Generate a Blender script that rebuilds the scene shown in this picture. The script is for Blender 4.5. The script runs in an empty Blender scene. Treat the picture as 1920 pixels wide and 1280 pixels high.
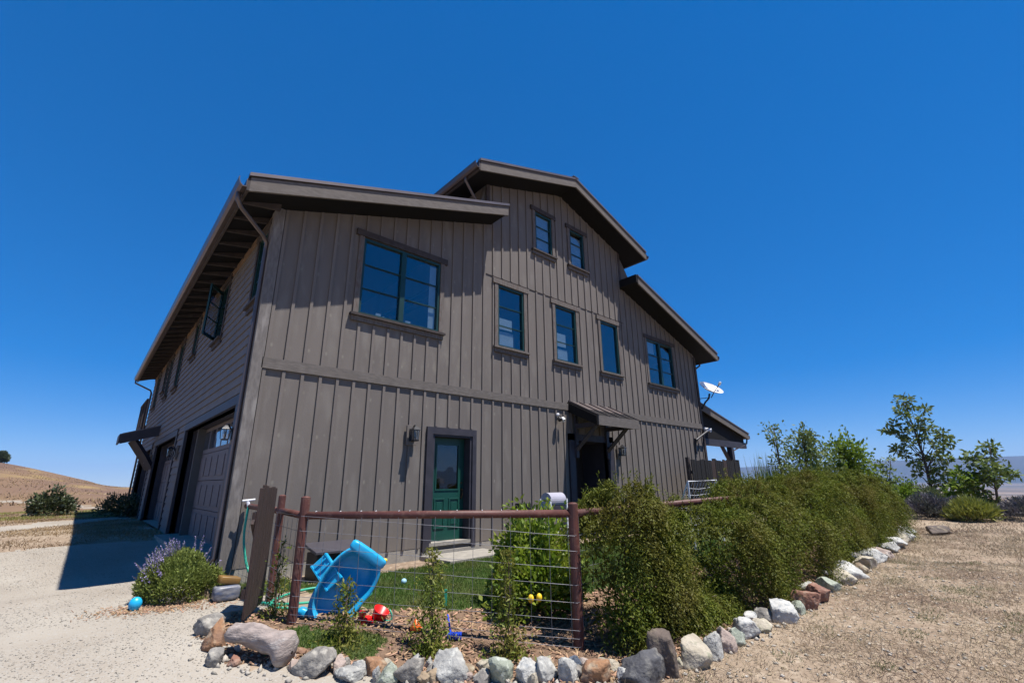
import bpy, math, random
import numpy as np
from mathutils import Vector, Matrix, noise as mnoise

random.seed(7)
RNG = np.random.default_rng(11)
SC = bpy.context.scene
COL = SC.collection

# ------------------------------------------------------------------ camera, sky, sun, exposure
cam_d = bpy.data.cameras.new('camera')
cam = bpy.data.objects.new('camera', cam_d)
COL.objects.link(cam)
CAM = Vector((-1.7415, -8.1821, 1.5))
yaw, pit, rol = 0.736205, 0.296892, -0.010113
fw = Vector((math.sin(yaw)*math.cos(pit), math.cos(yaw)*math.cos(pit), math.sin(pit)))
rt = Vector((math.cos(yaw), -math.sin(yaw), 0))
up = rt.cross(fw)
rt2 = rt*math.cos(rol)+up*math.sin(rol)
up2 = -rt*math.sin(rol)+up*math.cos(rol)
cam.matrix_world = Matrix(((rt2.x, up2.x, -fw.x, CAM.x), (rt2.y, up2.y, -fw.y, CAM.y), (rt2.z, up2.z, -fw.z, CAM.z), (0, 0, 0, 1)))
cam_d.sensor_width = 36.0
cam_d.lens = 36.0*861.77/1920.0
cam_d.clip_start = 0.05
cam_d.clip_end = 40000
SC.camera = cam

SUN = Vector((0.152, -0.346, 1.0)).normalized()
world = bpy.data.worlds.new('World')
SC.world = world
world.use_nodes = True
wn = world.node_tree
for n in list(wn.nodes):
    wn.nodes.remove(n)
w_out = wn.nodes.new('ShaderNodeOutputWorld')
w_bg = wn.nodes.new('ShaderNodeBackground')
w_sky = wn.nodes.new('ShaderNodeTexSky')
w_sky.sky_type = 'NISHITA'
w_sky.sun_disc = False
w_sky.sun_elevation = math.asin(SUN.z)
w_sky.sun_rotation = math.atan2(SUN.x, SUN.y)
w_sky.altitude = 2500
w_sky.air_density = 0.8
w_sky.dust_density = 0.1
w_sky.ozone_density = 5.0
w_gm = wn.nodes.new('ShaderNodeGamma')
w_gm.inputs[1].default_value = 0.55
w_hs = wn.nodes.new('ShaderNodeHueSaturation')
w_hs.inputs['Hue'].default_value = 0.512
w_hs.inputs['Saturation'].default_value = 1.98
w_hs.inputs['Value'].default_value = 1.04
w_bg.inputs['Strength'].default_value = 0.15
wn.links.new(w_sky.outputs[0], w_gm.inputs[0])
wn.links.new(w_gm.outputs[0], w_hs.inputs['Color'])
wn.links.new(w_hs.outputs[0], w_bg.inputs['Color'])
wn.links.new(w_bg.outputs[0], w_out.inputs[0])

sun_d = bpy.data.lights.new('sun', 'SUN')
sun_d.energy = 4.1
sun_d.angle = math.radians(0.5)
sun_d.color = (1.0, 0.955, 0.89)
sun_o = bpy.data.objects.new('sun', sun_d)
COL.objects.link(sun_o)
sun_o.location = (5, -10, 30)
sun_o.rotation_euler = SUN.to_track_quat('Z', 'Y').to_euler()

SC.view_settings.view_transform = 'Standard'
SC.view_settings.look = 'None'
SC.view_settings.exposure = 1.0
SC.view_settings.gamma = 1.0
SC.view_settings.use_curve_mapping = False

# ------------------------------------------------------------------ materials
MATS = {}
def new_mat(name):
    m = bpy.data.materials.new(name)
    m.use_nodes = True
    nt = m.node_tree
    for n in list(nt.nodes):
        nt.nodes.remove(n)
    out = nt.nodes.new('ShaderNodeOutputMaterial')
    MATS[name] = m
    return m, nt, out

def pr(name, c1, c2=None, rough=0.6, scale=4.0, stretch=(1, 1, 1), bump=0.0, bscale=40.0, metallic=0.0, spec=0.4,
       c3=None, scale2=30.0, detail=6.0, island=0.0, coat=0.0, spots=None):
    """principled with object-space noise mix of two or three colours, fine bump and per-island tint"""
    m, nt, out = new_mat(name)
    N, L = nt.nodes.new, nt.links.new
    b = N('ShaderNodeBsdfPrincipled')
    b.inputs['Roughness'].default_value = rough
    b.inputs['Metallic'].default_value = metallic
    b.inputs['Specular IOR Level'].default_value = spec
    b.inputs['Coat Weight'].default_value = coat
    geo = N('ShaderNodeNewGeometry')
    mp = N('ShaderNodeMapping')
    mp.inputs['Scale'].default_value = stretch
    L(geo.outputs['Position'], mp.inputs['Vector'])
    col = None
    if c2 is None:
        c2 = tuple(x*0.85 for x in c1)
    nz = N('ShaderNodeTexNoise'); nz.inputs['Scale'].default_value = scale; nz.inputs['Detail'].default_value = detail
    L(mp.outputs[0], nz.inputs['Vector'])
    mr = N('ShaderNodeMapRange'); mr.inputs[1].default_value = 0.35; mr.inputs[2].default_value = 0.65
    L(nz.outputs[0], mr.inputs[0])
    mx = N('ShaderNodeMix'); mx.data_type = 'RGBA'
    mx.inputs[6].default_value = (*c1, 1); mx.inputs[7].default_value = (*c2, 1)
    L(mr.outputs[0], mx.inputs[0])
    col = mx.outputs[2]
    if c3 is not None:
        n3 = N('ShaderNodeTexNoise'); n3.inputs['Scale'].default_value = scale2; n3.inputs['Detail'].default_value = 4
        L(mp.outputs[0], n3.inputs['Vector'])
        r3 = N('ShaderNodeMapRange'); r3.inputs[1].default_value = 0.52; r3.inputs[2].default_value = 0.68
        L(n3.outputs[0], r3.inputs[0])
        m3 = N('ShaderNodeMix'); m3.data_type = 'RGBA'
        m3.inputs[7].default_value = (*c3, 1)
        L(col, m3.inputs[6]); L(r3.outputs[0], m3.inputs[0])
        col = m3.outputs[2]
    if spots is not None:
        vo = N('ShaderNodeTexVoronoi'); vo.inputs['Scale'].default_value = spots[1]
        L(geo.outputs['Position'], vo.inputs['Vector'])
        rs = N('ShaderNodeMapRange'); rs.inputs[1].default_value = spots[2]; rs.inputs[2].default_value = spots[2]*0.5
        L(vo.outputs['Distance'], rs.inputs[0])
        ms = N('ShaderNodeMix'); ms.data_type = 'RGBA'
        ms.inputs[7].default_value = (*spots[0], 1)
        mu = N('ShaderNodeMath'); mu.operation = 'MULTIPLY'; mu.inputs[1].default_value = spots[3]
        L(rs.outputs[0], mu.inputs[0])
        L(col, ms.inputs[6]); L(mu.outputs[0], ms.inputs[0])
        col = ms.outputs[2]
    if island > 0:
        hs = N('ShaderNodeHueSaturation')
        rr = N('ShaderNodeMapRange'); rr.inputs[3].default_value = 1-island; rr.inputs[4].default_value = 1+island
        L(geo.outputs['Random Per Island'], rr.inputs[0])
        L(rr.outputs[0], hs.inputs['Value'])
        rh = N('ShaderNodeMapRange'); rh.inputs[3].default_value = 0.5-island*0.04; rh.inputs[4].default_value = 0.5+island*0.04
        ma = N('ShaderNodeMath'); ma.operation = 'FRACT'
        mb = N('ShaderNodeMath'); mb.operation = 'MULTIPLY'; mb.inputs[1].default_value = 37.3
        L(geo.outputs['Random Per Island'], mb.inputs[0]); L(mb.outputs[0], ma.inputs[0]); L(ma.outputs[0], rh.inputs[0])
        L(rh.outputs[0], hs.inputs['Hue'])
        L(col, hs.inputs['Color']); col = hs.outputs[0]
    L(col, b.inputs['Base Color'])
    if bump > 0:
        nb = N('ShaderNodeTexNoise'); nb.inputs['Scale'].default_value = bscale; nb.inputs['Detail'].default_value = 5
        L(mp.outputs[0], nb.inputs['Vector'])
        bp = N('ShaderNodeBump'); bp.inputs['Strength'].default_value = bump; bp.inputs['Distance'].default_value = 0.02
        L(nb.outputs[0], bp.inputs['Height']); L(bp.outputs[0], b.inputs['Normal'])
    L(b.outputs[0], out.inputs[0])
    return m

def leaf_mat(name, ca, cb, cc=None, trans=0.3, clump=1.2, gloss=0.06):
    """leaves: colour differs leaf by leaf (random per island) and clump by clump; part of the light passes through"""
    m, nt, out = new_mat(name)
    N, L = nt.nodes.new, nt.links.new
    geo = N('ShaderNodeNewGeometry')
    mx = N('ShaderNodeMix'); mx.data_type = 'RGBA'
    mx.inputs[6].default_value = (*ca, 1); mx.inputs[7].default_value = (*cb, 1)
    L(geo.outputs['Random Per Island'], mx.inputs[0])
    col = mx.outputs[2]
    if cc is not None:
        nz = N('ShaderNodeTexNoise'); nz.inputs['Scale'].default_value = clump; nz.inputs['Detail'].default_value = 5
        L(geo.outputs['Position'], nz.inputs['Vector'])
        mr = N('ShaderNodeMapRange'); mr.inputs[1].default_value = 0.42; mr.inputs[2].default_value = 0.66
        L(nz.outputs[0], mr.inputs[0])
        m2 = N('ShaderNodeMix'); m2.data_type = 'RGBA'
        m2.inputs[7].default_value = (*cc, 1)
        L(col, m2.inputs[6]); L(mr.outputs[0], m2.inputs[0]); col = m2.outputs[2]
    d = N('ShaderNodeBsdfDiffuse'); t = N('ShaderNodeBsdfTranslucent'); g = N('ShaderNodeBsdfGlossy')
    g.inputs['Roughness'].default_value = 0.55
    L(col, d.inputs[0]); L(col, t.inputs[0])
    a = N('ShaderNodeMixShader'); a.inputs[0].default_value = trans
    L(d.outputs[0], a.inputs[1]); L(t.outputs[0], a.inputs[2])
    c = N('ShaderNodeMixShader'); c.inputs[0].default_value = gloss
    L(a.outputs[0], c.inputs[1]); L(g.outputs[0], c.inputs[2])
    L(c.outputs[0], out.inputs[0])
    return m

def glass_mat(name, tint, refl=0.16):
    m, nt, out = new_mat(name)
    N, L = nt.nodes.new, nt.links.new
    tr = N('ShaderNodeBsdfTransparent'); tr.inputs[0].default_value = (*tint, 1)
    gl = N('ShaderNodeBsdfGlossy'); gl.inputs['Roughness'].default_value = 0.015
    gl.inputs[0].default_value = (0.9, 0.95, 1, 1)
    geo = N('ShaderNodeNewGeometry')
    nz = N('ShaderNodeTexNoise'); nz.inputs['Scale'].default_value = 1.3
    L(geo.outputs['Position'], nz.inputs['Vector'])
    bp = N('ShaderNodeBump'); bp.inputs['Strength'].default_value = 0.13; bp.inputs['Distance'].default_value = 0.1
    L(nz.outputs[0], bp.inputs['Height']); L(bp.outputs[0], gl.inputs['Normal'])
    lw = N('ShaderNodeFresnel'); lw.inputs['IOR'].default_value = 1.5
    ad = N('ShaderNodeMath'); ad.operation = 'ADD'; ad.inputs[1].default_value = refl; ad.use_clamp = True
    L(lw.outputs[0], ad.inputs[0])
    bf = N('ShaderNodeMath'); bf.operation = 'SUBTRACT'; bf.inputs[0].default_value = 1.0
    L(geo.outputs['Backfacing'], bf.inputs[1])
    mu = N('ShaderNodeMath'); mu.operation = 'MULTIPLY'
    L(ad.outputs[0], mu.inputs[0]); L(bf.outputs[0], mu.inputs[1])
    mx = N('ShaderNodeMixShader')
    L(mu.outputs[0], mx.inputs[0]); L(tr.outputs[0], mx.inputs[1]); L(gl.outputs[0], mx.inputs[2])
    L(mx.outputs[0], out.inputs[0])
    return m

wall_paint = pr('wall_paint', (0.154, 0.133, 0.118), (0.134, 0.116, 0.104), rough=0.75, scale=1.6, stretch=(1, 1, .28), bump=0.12, bscale=90,
                c3=(0.172, 0.152, 0.135), scale2=4.5, spots=((0.225, 0.21, 0.18), 1.7, 0.05, 0.55), spec=0.25)
def putty_dabs(m, x_off, pitch, z_off, z_pitch, col):
    """pale filled nail holes in rows beside the battens and splash dirt near the ground"""
    nt = m.node_tree; N, L = nt.nodes.new, nt.links.new
    b = next(n for n in nt.nodes if n.type == 'BSDF_PRINCIPLED')
    src = b.inputs['Base Color'].links[0].from_socket
    geo = N('ShaderNodeNewGeometry'); sx = N('ShaderNodeSeparateXYZ'); L(geo.outputs['Position'], sx.inputs[0])
    def math_(op, a, bv, c=None):
        n = N('ShaderNodeMath'); n.operation = op
        for i_, v in enumerate((a, bv)):
            if v is None: continue
            if isinstance(v, (int, float)): n.inputs[i_].default_value = v
            else: L(v, n.inputs[i_])
        return n.outputs[0]
    def wrap(sock, off, p):
        f = math_('FRACT', math_('MULTIPLY', math_('SUBTRACT', sock, off), 1/p), None)
        return math_('MULTIPLY', math_('SUBTRACT', f, .5), p)
    dx = wrap(sx.outputs[0], x_off, pitch); dz = math_('MULTIPLY', wrap(sx.outputs[2], z_off, z_pitch), .6)
    r = math_('SQRT', math_('ADD', math_('MULTIPLY', dx, dx), math_('MULTIPLY', dz, dz)), None)
    mr = N('ShaderNodeMapRange'); mr.inputs[1].default_value = .030; mr.inputs[2].default_value = .008
    L(r, mr.inputs[0])
    nz = N('ShaderNodeTexNoise'); nz.inputs['Scale'].default_value = 2.3; L(geo.outputs['Position'], nz.inputs['Vector'])
    m2 = N('ShaderNodeMapRange'); m2.inputs[1].default_value = .42; m2.inputs[2].default_value = .6; m2.inputs[4].default_value = .6
    L(nz.outputs[0], m2.inputs[0])
    fac = math_('MULTIPLY', mr.outputs[0], m2.outputs[0])
    mx = N('ShaderNodeMix'); mx.data_type = 'RGBA'; mx.inputs[7].default_value = (*col, 1)
    L(src, mx.inputs[6]); L(fac, mx.inputs[0])
    wx = N('ShaderNodeMapRange'); wx.interpolation_type = 'SMOOTHSTEP'; wx.inputs[1].default_value = 2.3; wx.inputs[2].default_value = 1.0
    L(math_('ABSOLUTE', math_('SUBTRACT', sx.outputs[0], 3.2), None), wx.inputs[0])
    wz = N('ShaderNodeMapRange'); wz.interpolation_type = 'SMOOTHSTEP'; wz.inputs[1].default_value = .62; wz.inputs[2].default_value = .25
    L(math_('ABSOLUTE', math_('SUBTRACT', sx.outputs[2], 4.1), None), wz.inputs[0])
    wm = N('ShaderNodeMapping'); wm.inputs['Scale'].default_value = (6.5, 1, 3.2); L(geo.outputs['Position'], wm.inputs[0])
    wn_ = N('ShaderNodeTexNoise'); wn_.inputs['Scale'].default_value = 1.0; wn_.inputs['Detail'].default_value = 3; L(wm.outputs[0], wn_.inputs['Vector'])
    wr = N('ShaderNodeMapRange'); wr.inputs[1].default_value = .53; wr.inputs[2].default_value = .72; wr.inputs[4].default_value = .5; L(wn_.outputs[0], wr.inputs[0])
    wmx = N('ShaderNodeMix'); wmx.data_type = 'RGBA'; wmx.inputs[7].default_value = (.225, .205, .172, 1)
    L(mx.outputs[2], wmx.inputs[6]); L(math_('MULTIPLY', math_('MULTIPLY', wx.outputs[0], wz.outputs[0]), wr.outputs[0]), wmx.inputs[0])
    mx = wmx
    sp = N('ShaderNodeMapRange'); sp.inputs[1].default_value = 1.0; sp.inputs[2].default_value = .2; sp.inputs[4].default_value = .75
    L(sx.outputs[2], sp.inputs[0])
    n3 = N('ShaderNodeTexNoise'); n3.inputs['Scale'].default_value = 5; n3.inputs['Detail'].default_value = 7; L(geo.outputs['Position'], n3.inputs['Vector'])
    f3 = math_('MULTIPLY', sp.outputs[0], n3.outputs[0])
    m4 = N('ShaderNodeMix'); m4.data_type = 'RGBA'; m4.inputs[7].default_value = (.19, .16, .125, 1)
    L(mx.outputs[2], m4.inputs[6]); L(f3, m4.inputs[0]); L(m4.outputs[2], b.inputs['Base Color'])
putty_dabs(wall_paint, .07, .305, .42, .74, (.245, .225, .19))
batten_paint = pr('batten_paint', (0.166, 0.143, 0.127), (0.138, 0.119, 0.107), rough=0.75, scale=3, stretch=(1, 1, .25), bump=0.12, bscale=90, spec=0.25)
lap_paint = pr('lap_paint', (0.15, 0.134, 0.128), (0.13, 0.117, 0.113), rough=0.7, scale=2.0, bump=0.12, bscale=60, spec=0.25)
timber = pr('weathered_timber', (0.15, 0.131, 0.118), (0.108, 0.094, 0.085), rough=0.8, scale=26, stretch=(.30, 1.2, 1.2), bump=0.15, bscale=60, c3=(0.125, 0.108, 0.095), scale2=7, spec=0.2)
timber_v = pr('weathered_timber_upright', (0.172, 0.154, 0.143), (0.13, 0.116, 0.108), rough=0.8, scale=26, stretch=(1.2, 1.2, .3), bump=0.15, bscale=60, c3=(0.235, 0.215, 0.2), scale2=7, spec=0.2)
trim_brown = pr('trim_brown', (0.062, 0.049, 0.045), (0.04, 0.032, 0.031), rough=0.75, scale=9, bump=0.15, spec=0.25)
trim_lit = pr('trim_sunlit_grey_brown', (0.15, 0.129, 0.115), (0.105, 0.09, 0.08), rough=0.75, scale=6, stretch=(4, 4, 1), bump=0.15, c3=(0.11, 0.075, 0.062), scale2=8, spec=0.25)  # lighter copy of the window trim, its sunlit look put into the colour
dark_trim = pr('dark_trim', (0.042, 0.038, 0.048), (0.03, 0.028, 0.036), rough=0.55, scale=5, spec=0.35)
soffit_m = pr('soffit_shaded_stain', (0.010, 0.0085, 0.0085), (0.007, 0.006, 0.006), rough=0.8, scale=3, stretch=(1, 6, 1), spec=0.2)  # dark brown stain, deepened so the eave shade sits in the colour
metal_roof = pr('bronze_metal', (0.19, 0.155, 0.148), (0.155, 0.128, 0.122), rough=0.38, scale=3, metallic=0.5, spec=0.5)
gutter_m = pr('gutter_metal', (0.12, 0.09, 0.082), (0.10, 0.078, 0.072), rough=0.35, metallic=0.4, spec=0.5)
green_paint = pr('green_paint', (0.007, 0.06, 0.044), (0.006, 0.05, 0.037), rough=0.42, scale=3, spec=0.5)
green_dark = pr('window_green', (0.006, 0.036, 0.031), (0.005, 0.028, 0.025), rough=0.4, scale=3, spec=0.5)
interior = pr('interior_plaster', (0.10, 0.095, 0.09), (0.09, 0.085, 0.08), rough=0.9)
blind_panel_m = pr('blind_and_panel', (0.30, 0.36, 0.36), (0.26, 0.32, 0.32), rough=0.9, scale=8)
concrete = pr('concrete', (0.30, 0.275, 0.235), (0.235, 0.215, 0.185), rough=0.9, scale=6, bump=0.2, c3=(0.24, 0.22, 0.19), scale2=18)
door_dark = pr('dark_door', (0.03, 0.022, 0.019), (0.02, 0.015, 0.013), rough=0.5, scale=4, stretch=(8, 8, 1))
garage_m = pr('garage_door_paint', (0.135, 0.112, 0.115), (0.118, 0.098, 0.10), rough=0.6, scale=4, stretch=(1, 1, 5), bump=0.1)
black_metal = pr('black_metal', (0.022, 0.022, 0.026), (0.016, 0.016, 0.02), rough=0.45, metallic=0.3, spec=0.5)
bronze = pr('aged_bronze', (0.10, 0.075, 0.05), (0.07, 0.05, 0.035), rough=0.4, metallic=0.7)
white_plastic = pr('white_plastic', (0.72, 0.72, 0.74), (0.68, 0.68, 0.70), rough=0.4, spec=0.5)
grey_plastic = pr('dish_grey', (0.60, 0.60, 0.61), (0.55, 0.55, 0.56), rough=0.4, spec=0.5)
rust_steel = pr('rusty_brown_steel', (0.11, 0.040, 0.031), (0.075, 0.028, 0.023), rough=0.55, scale=8, bump=0.1, c3=(0.14, 0.066, 0.05), scale2=16, spec=0.35)
wire_m = pr('galvanised_wire', (0.22, 0.22, 0.24), (0.16, 0.16, 0.18), rough=0.5, metallic=0.5)
gate_wood = pr('dark_stained_wood', (0.050, 0.029, 0.024), (0.028, 0.017, 0.015), rough=0.75, scale=8, stretch=(5, 5, 0.7), bump=0.3, bscale=30)
hose_m = pr('green_hose', (0.03, 0.34, 0.22), (0.025, 0.29, 0.19), rough=0.45, spec=0.4)
blue_plastic = pr('blue_plastic', (0.015, 0.37, 0.66), (0.012, 0.33, 0.62), rough=0.36, scale=2.5, spec=0.5, c3=(0.05, 0.40, 0.70), scale2=6, bump=.04, bscale=200)
royal_plastic = pr('royal_blue_plastic', (0.01, 0.06, 0.55), None, rough=0.35, spec=0.5)
red_plastic = pr('red_plastic', (0.68, 0.012, 0.01), (0.6, 0.01, 0.01), rough=0.35, spec=0.5)
yellow_plastic = pr('yellow_plastic', (0.82, 0.62, 0.02), None, rough=0.35, spec=0.5)
orange_plastic = pr('orange_plastic', (0.85, 0.16, 0.02), None, rough=0.35, spec=0.5)
lemon_m = pr('lemon_skin', (0.80, 0.55, 0.03), (0.75, 0.48, 0.03), rough=0.45, bump=0.1)
bag_m = pr('printed_bag', (0.07, 0.075, 0.10), (0.24, 0.24, 0.26), rough=0.4, scale=9, stretch=(1, 1, 2.5), c3=(0.05, 0.08, 0.16), scale2=7)
bag_y = pr('bag_yellow_print', (0.22, 0.12, 0.03), (0.15, 0.085, 0.03), rough=0.45, scale=8)
bark = pr('bark', (0.10, 0.075, 0.055), (0.055, 0.042, 0.033), rough=0.9, scale=14, stretch=(1, 1, 0.3), bump=0.5, bscale=60)
twig_m = pr('twig', (0.17, 0.12, 0.08), (0.10, 0.07, 0.05), rough=0.9, scale=14)

pane_blue = glass_mat('window_glass', (0.80, 0.84, 0.88), 0.13)
pane_door = glass_mat('door_glass', (0.30, 0.30, 0.30), 0.05)
lamp_glass = glass_mat('lantern_glass', (0.75, 0.8, 0.82), 0.10)

gravel_m = pr('gravel', (0.335, 0.30, 0.25), (0.265, 0.228, 0.185), rough=0.95, scale=.8, bump=0.35, bscale=70, c3=(0.33, 0.31, 0.275), scale2=45, spec=0.15)
pebble_m = pr('pebbles', (0.36, 0.33, 0.285), (0.29, 0.262, 0.22), rough=0.9, scale=9, island=0.24, spec=0.2)
lawn_soil = pr('lawn_soil', (0.05, 0.075, 0.022), (0.075, 0.08, 0.03), rough=1.0, scale=3, bump=0.6, bscale=40, spec=0.1)
mulch_m = pr('mulch_soil', (0.20, 0.13, 0.088), (0.13, 0.085, 0.058), rough=1.0, scale=7, bump=0.8, bscale=50, c3=(0.21, 0.145, 0.10), scale2=40, spec=0.1)
chip_m = pr('wood_chips', (0.36, 0.235, 0.15), (0.26, 0.16, 0.10), rough=0.9, scale=11, island=0.45, spec=0.15)
sand_m = pr('sand', (0.27, 0.225, 0.175), (0.23, 0.19, 0.145), rough=1.0, scale=5, bump=0.4, bscale=50, spec=0.1)
field_m = pr('dry_ground', (0.305, 0.238, 0.170), (0.215, 0.158, 0.113), rough=1.0, scale=0.55, bump=0.7, bscale=30, c3=(0.36, 0.29, 0.215), scale2=9, spec=0.1)
hill_m = pr('dry_hill_grass', (0.20, 0.128, 0.072), (0.135, 0.085, 0.065), rough=1.0, scale=0.045, stretch=(1, 0.35, 1), bump=0.4, bscale=3, c3=(0.25, 0.175, 0.08), scale2=0.13, spec=0.1)
valley_m = pr('valley_floor', (0.21, 0.155, 0.12), (0.08, 0.075, 0.058), rough=1.0, scale=0.0011, stretch=(1, 0.5, 1), c3=(0.26, 0.20, 0.16), scale2=0.003, spec=0.0)
mount_m = pr('mountain_scrub', (0.045, 0.05, 0.042), (0.07, 0.062, 0.05), rough=1.0, scale=0.0022, detail=10, spec=0.0)
track_m = pr('pale_track', (0.30, 0.26, 0.205), (0.26, 0.215, 0.165), rough=1.0, scale=1.5, spec=0.1)

lawn_leaf = leaf_mat('lawn_blades', (0.05, 0.115, 0.017), (0.09, 0.16, 0.026), (0.125, 0.15, 0.038), trans=0.3, clump=2.2, gloss=0.02)
straw_leaf = leaf_mat('straw_blades', (0.35, 0.275, 0.185), (0.47, 0.395, 0.275), (0.30, 0.22, 0.155), trans=0.2, clump=0.9, gloss=0.03)
straw_brown = leaf_mat('brown_straw_blades', (0.25, 0.17, 0.095), (0.36, 0.265, 0.15), (0.20, 0.135, 0.08), trans=0.2, clump=0.5, gloss=0.01)
weed_leaf = leaf_mat('weed_blades', (0.09, 0.13, 0.04), (0.16, 0.17, 0.06), None, trans=0.25)
vine_leaf = leaf_mat('vine_leaves', (0.062, 0.094, 0.012), (0.15, 0.168, 0.02), (0.118, 0.104, 0.022), trans=0.3, clump=1.5, gloss=0.012)
vine_young = leaf_mat('young_vine_leaves', (0.075, 0.12, 0.016), (0.18, 0.215, 0.03), (0.18, 0.16, 0.035), trans=0.3, clump=4, gloss=0.015)
lemon_leaf = leaf_mat('lemon_leaves', (0.075, 0.155, 0.012), (0.20, 0.285, 0.024), (0.25, 0.30, 0.03), trans=0.4, clump=2.5, gloss=0.03)
lav_leaf = leaf_mat('sage_leaves', (0.115, 0.15, 0.03), (0.235, 0.265, 0.065), (0.19, 0.235, 0.055), trans=0.3, clump=3, gloss=0.02)
lav_flower = leaf_mat('lavender_flowers', (0.26, 0.20, 0.44), (0.40, 0.32, 0.58), None, trans=0.25)
sap_leaf = leaf_mat('sapling_leaves', (0.075, 0.12, 0.025), (0.17, 0.22, 0.055), (0.13, 0.165, 0.045), trans=0.32, clump=1.5, gloss=0.03)
lime_leaf = leaf_mat('bright_leaves', (0.09, 0.16, 0.015), (0.20, 0.27, 0.03), None, trans=0.38, gloss=0.02)
grey_leaf = leaf_mat('grey_scrub_leaves', (0.055, 0.06, 0.05), (0.10, 0.105, 0.09), (0.13, 0.11, 0.14), trans=0.2, clump=2)
yel_leaf = leaf_mat('yellow_scrub_leaves', (0.16, 0.19, 0.03), (0.30, 0.30, 0.05), None, trans=0.3)
oak_leaf = leaf_mat('dark_oak_leaves', (0.03, 0.05, 0.015), (0.07, 0.085, 0.03), None, trans=0.2)
red_leaf = leaf_mat('reddish_tip_leaves', (0.16, 0.09, 0.06), (0.22, 0.14, 0.09), None, trans=0.3)

STONE = {
    'pale grey': pr('stone_pale_grey', (0.340, 0.332, 0.306), (0.229, 0.225, 0.212), rough=0.9, scale=9, bump=0.9, bscale=28, c3=(0.441, 0.433, 0.391), scale2=16),
    'grey': pr('stone_grey', (0.235, 0.218, 0.195), (0.15, 0.138, 0.123), rough=0.9, scale=8, bump=0.9, bscale=26, c3=(0.33, 0.305, 0.26), scale2=15),
    'old grey': pr('stone_old_grey', (0.194, 0.187, 0.176), (0.122, 0.119, 0.112), rough=0.9, scale=8, bump=0.9, bscale=26, c3=(0.274, 0.259, 0.230), scale2=15),
    'dark grey': pr('stone_dark_grey', (0.086, 0.086, 0.094), (0.054, 0.052, 0.054), rough=0.8, scale=6, bump=0.9, bscale=22, c3=(0.173, 0.166, 0.151), scale2=9),
    'bluish grey': pr('stone_bluish', (0.235, 0.25, 0.262), (0.15, 0.163, 0.173), rough=0.85, scale=9, bump=0.9, bscale=25, c3=(0.36, 0.36, 0.345), scale2=14),
    'dark blue': pr('stone_dark_blue', (0.079, 0.101, 0.137), (0.058, 0.072, 0.101), rough=0.8, scale=9, bump=0.9, bscale=25, c3=(0.180, 0.202, 0.230), scale2=14),
    'white': pr('stone_white', (0.476, 0.467, 0.433), (0.340, 0.332, 0.306), rough=0.9, scale=8, bump=0.9, bscale=26, c3=(0.255, 0.263, 0.263), scale2=20),
    'cream': pr('stone_cream', (0.441, 0.391, 0.306), (0.323, 0.281, 0.212), rough=0.9, scale=8, bump=0.9, bscale=26, c3=(0.255, 0.247, 0.170), scale2=13),
    'greenish': pr('stone_greenish', (0.289, 0.314, 0.247), (0.212, 0.229, 0.183), rough=0.9, scale=8, bump=0.9, bscale=26, c3=(0.399, 0.417, 0.356), scale2=13),
    'rust orange': pr('stone_rust', (0.274, 0.144, 0.072), (0.194, 0.112, 0.072), rough=0.9, scale=8, bump=0.9, bscale=26, c3=(0.324, 0.245, 0.166), scale2=11),
    'terracotta': pr('stone_terracotta', (0.245, 0.119, 0.079), (0.180, 0.090, 0.065), rough=0.9, scale=8, bump=0.9, bscale=26, c3=(0.288, 0.194, 0.144), scale2=11),
    'pinkish': pr('stone_pinkish', (0.356, 0.281, 0.238), (0.263, 0.204, 0.175), rough=0.9, scale=8, bump=0.9, bscale=26, c3=(0.425, 0.374, 0.323), scale2=12),
    'tan': pr('stone_tan', (0.288, 0.216, 0.137), (0.202, 0.151, 0.101), rough=0.9, scale=8, bump=0.9, bscale=26, c3=(0.346, 0.302, 0.216), scale2=12),
    'brown': pr('stone_brown', (0.119, 0.090, 0.072), (0.079, 0.061, 0.050), rough=0.85, scale=6, bump=0.9, bscale=22, c3=(0.194, 0.158, 0.108), scale2=8),
}

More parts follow.
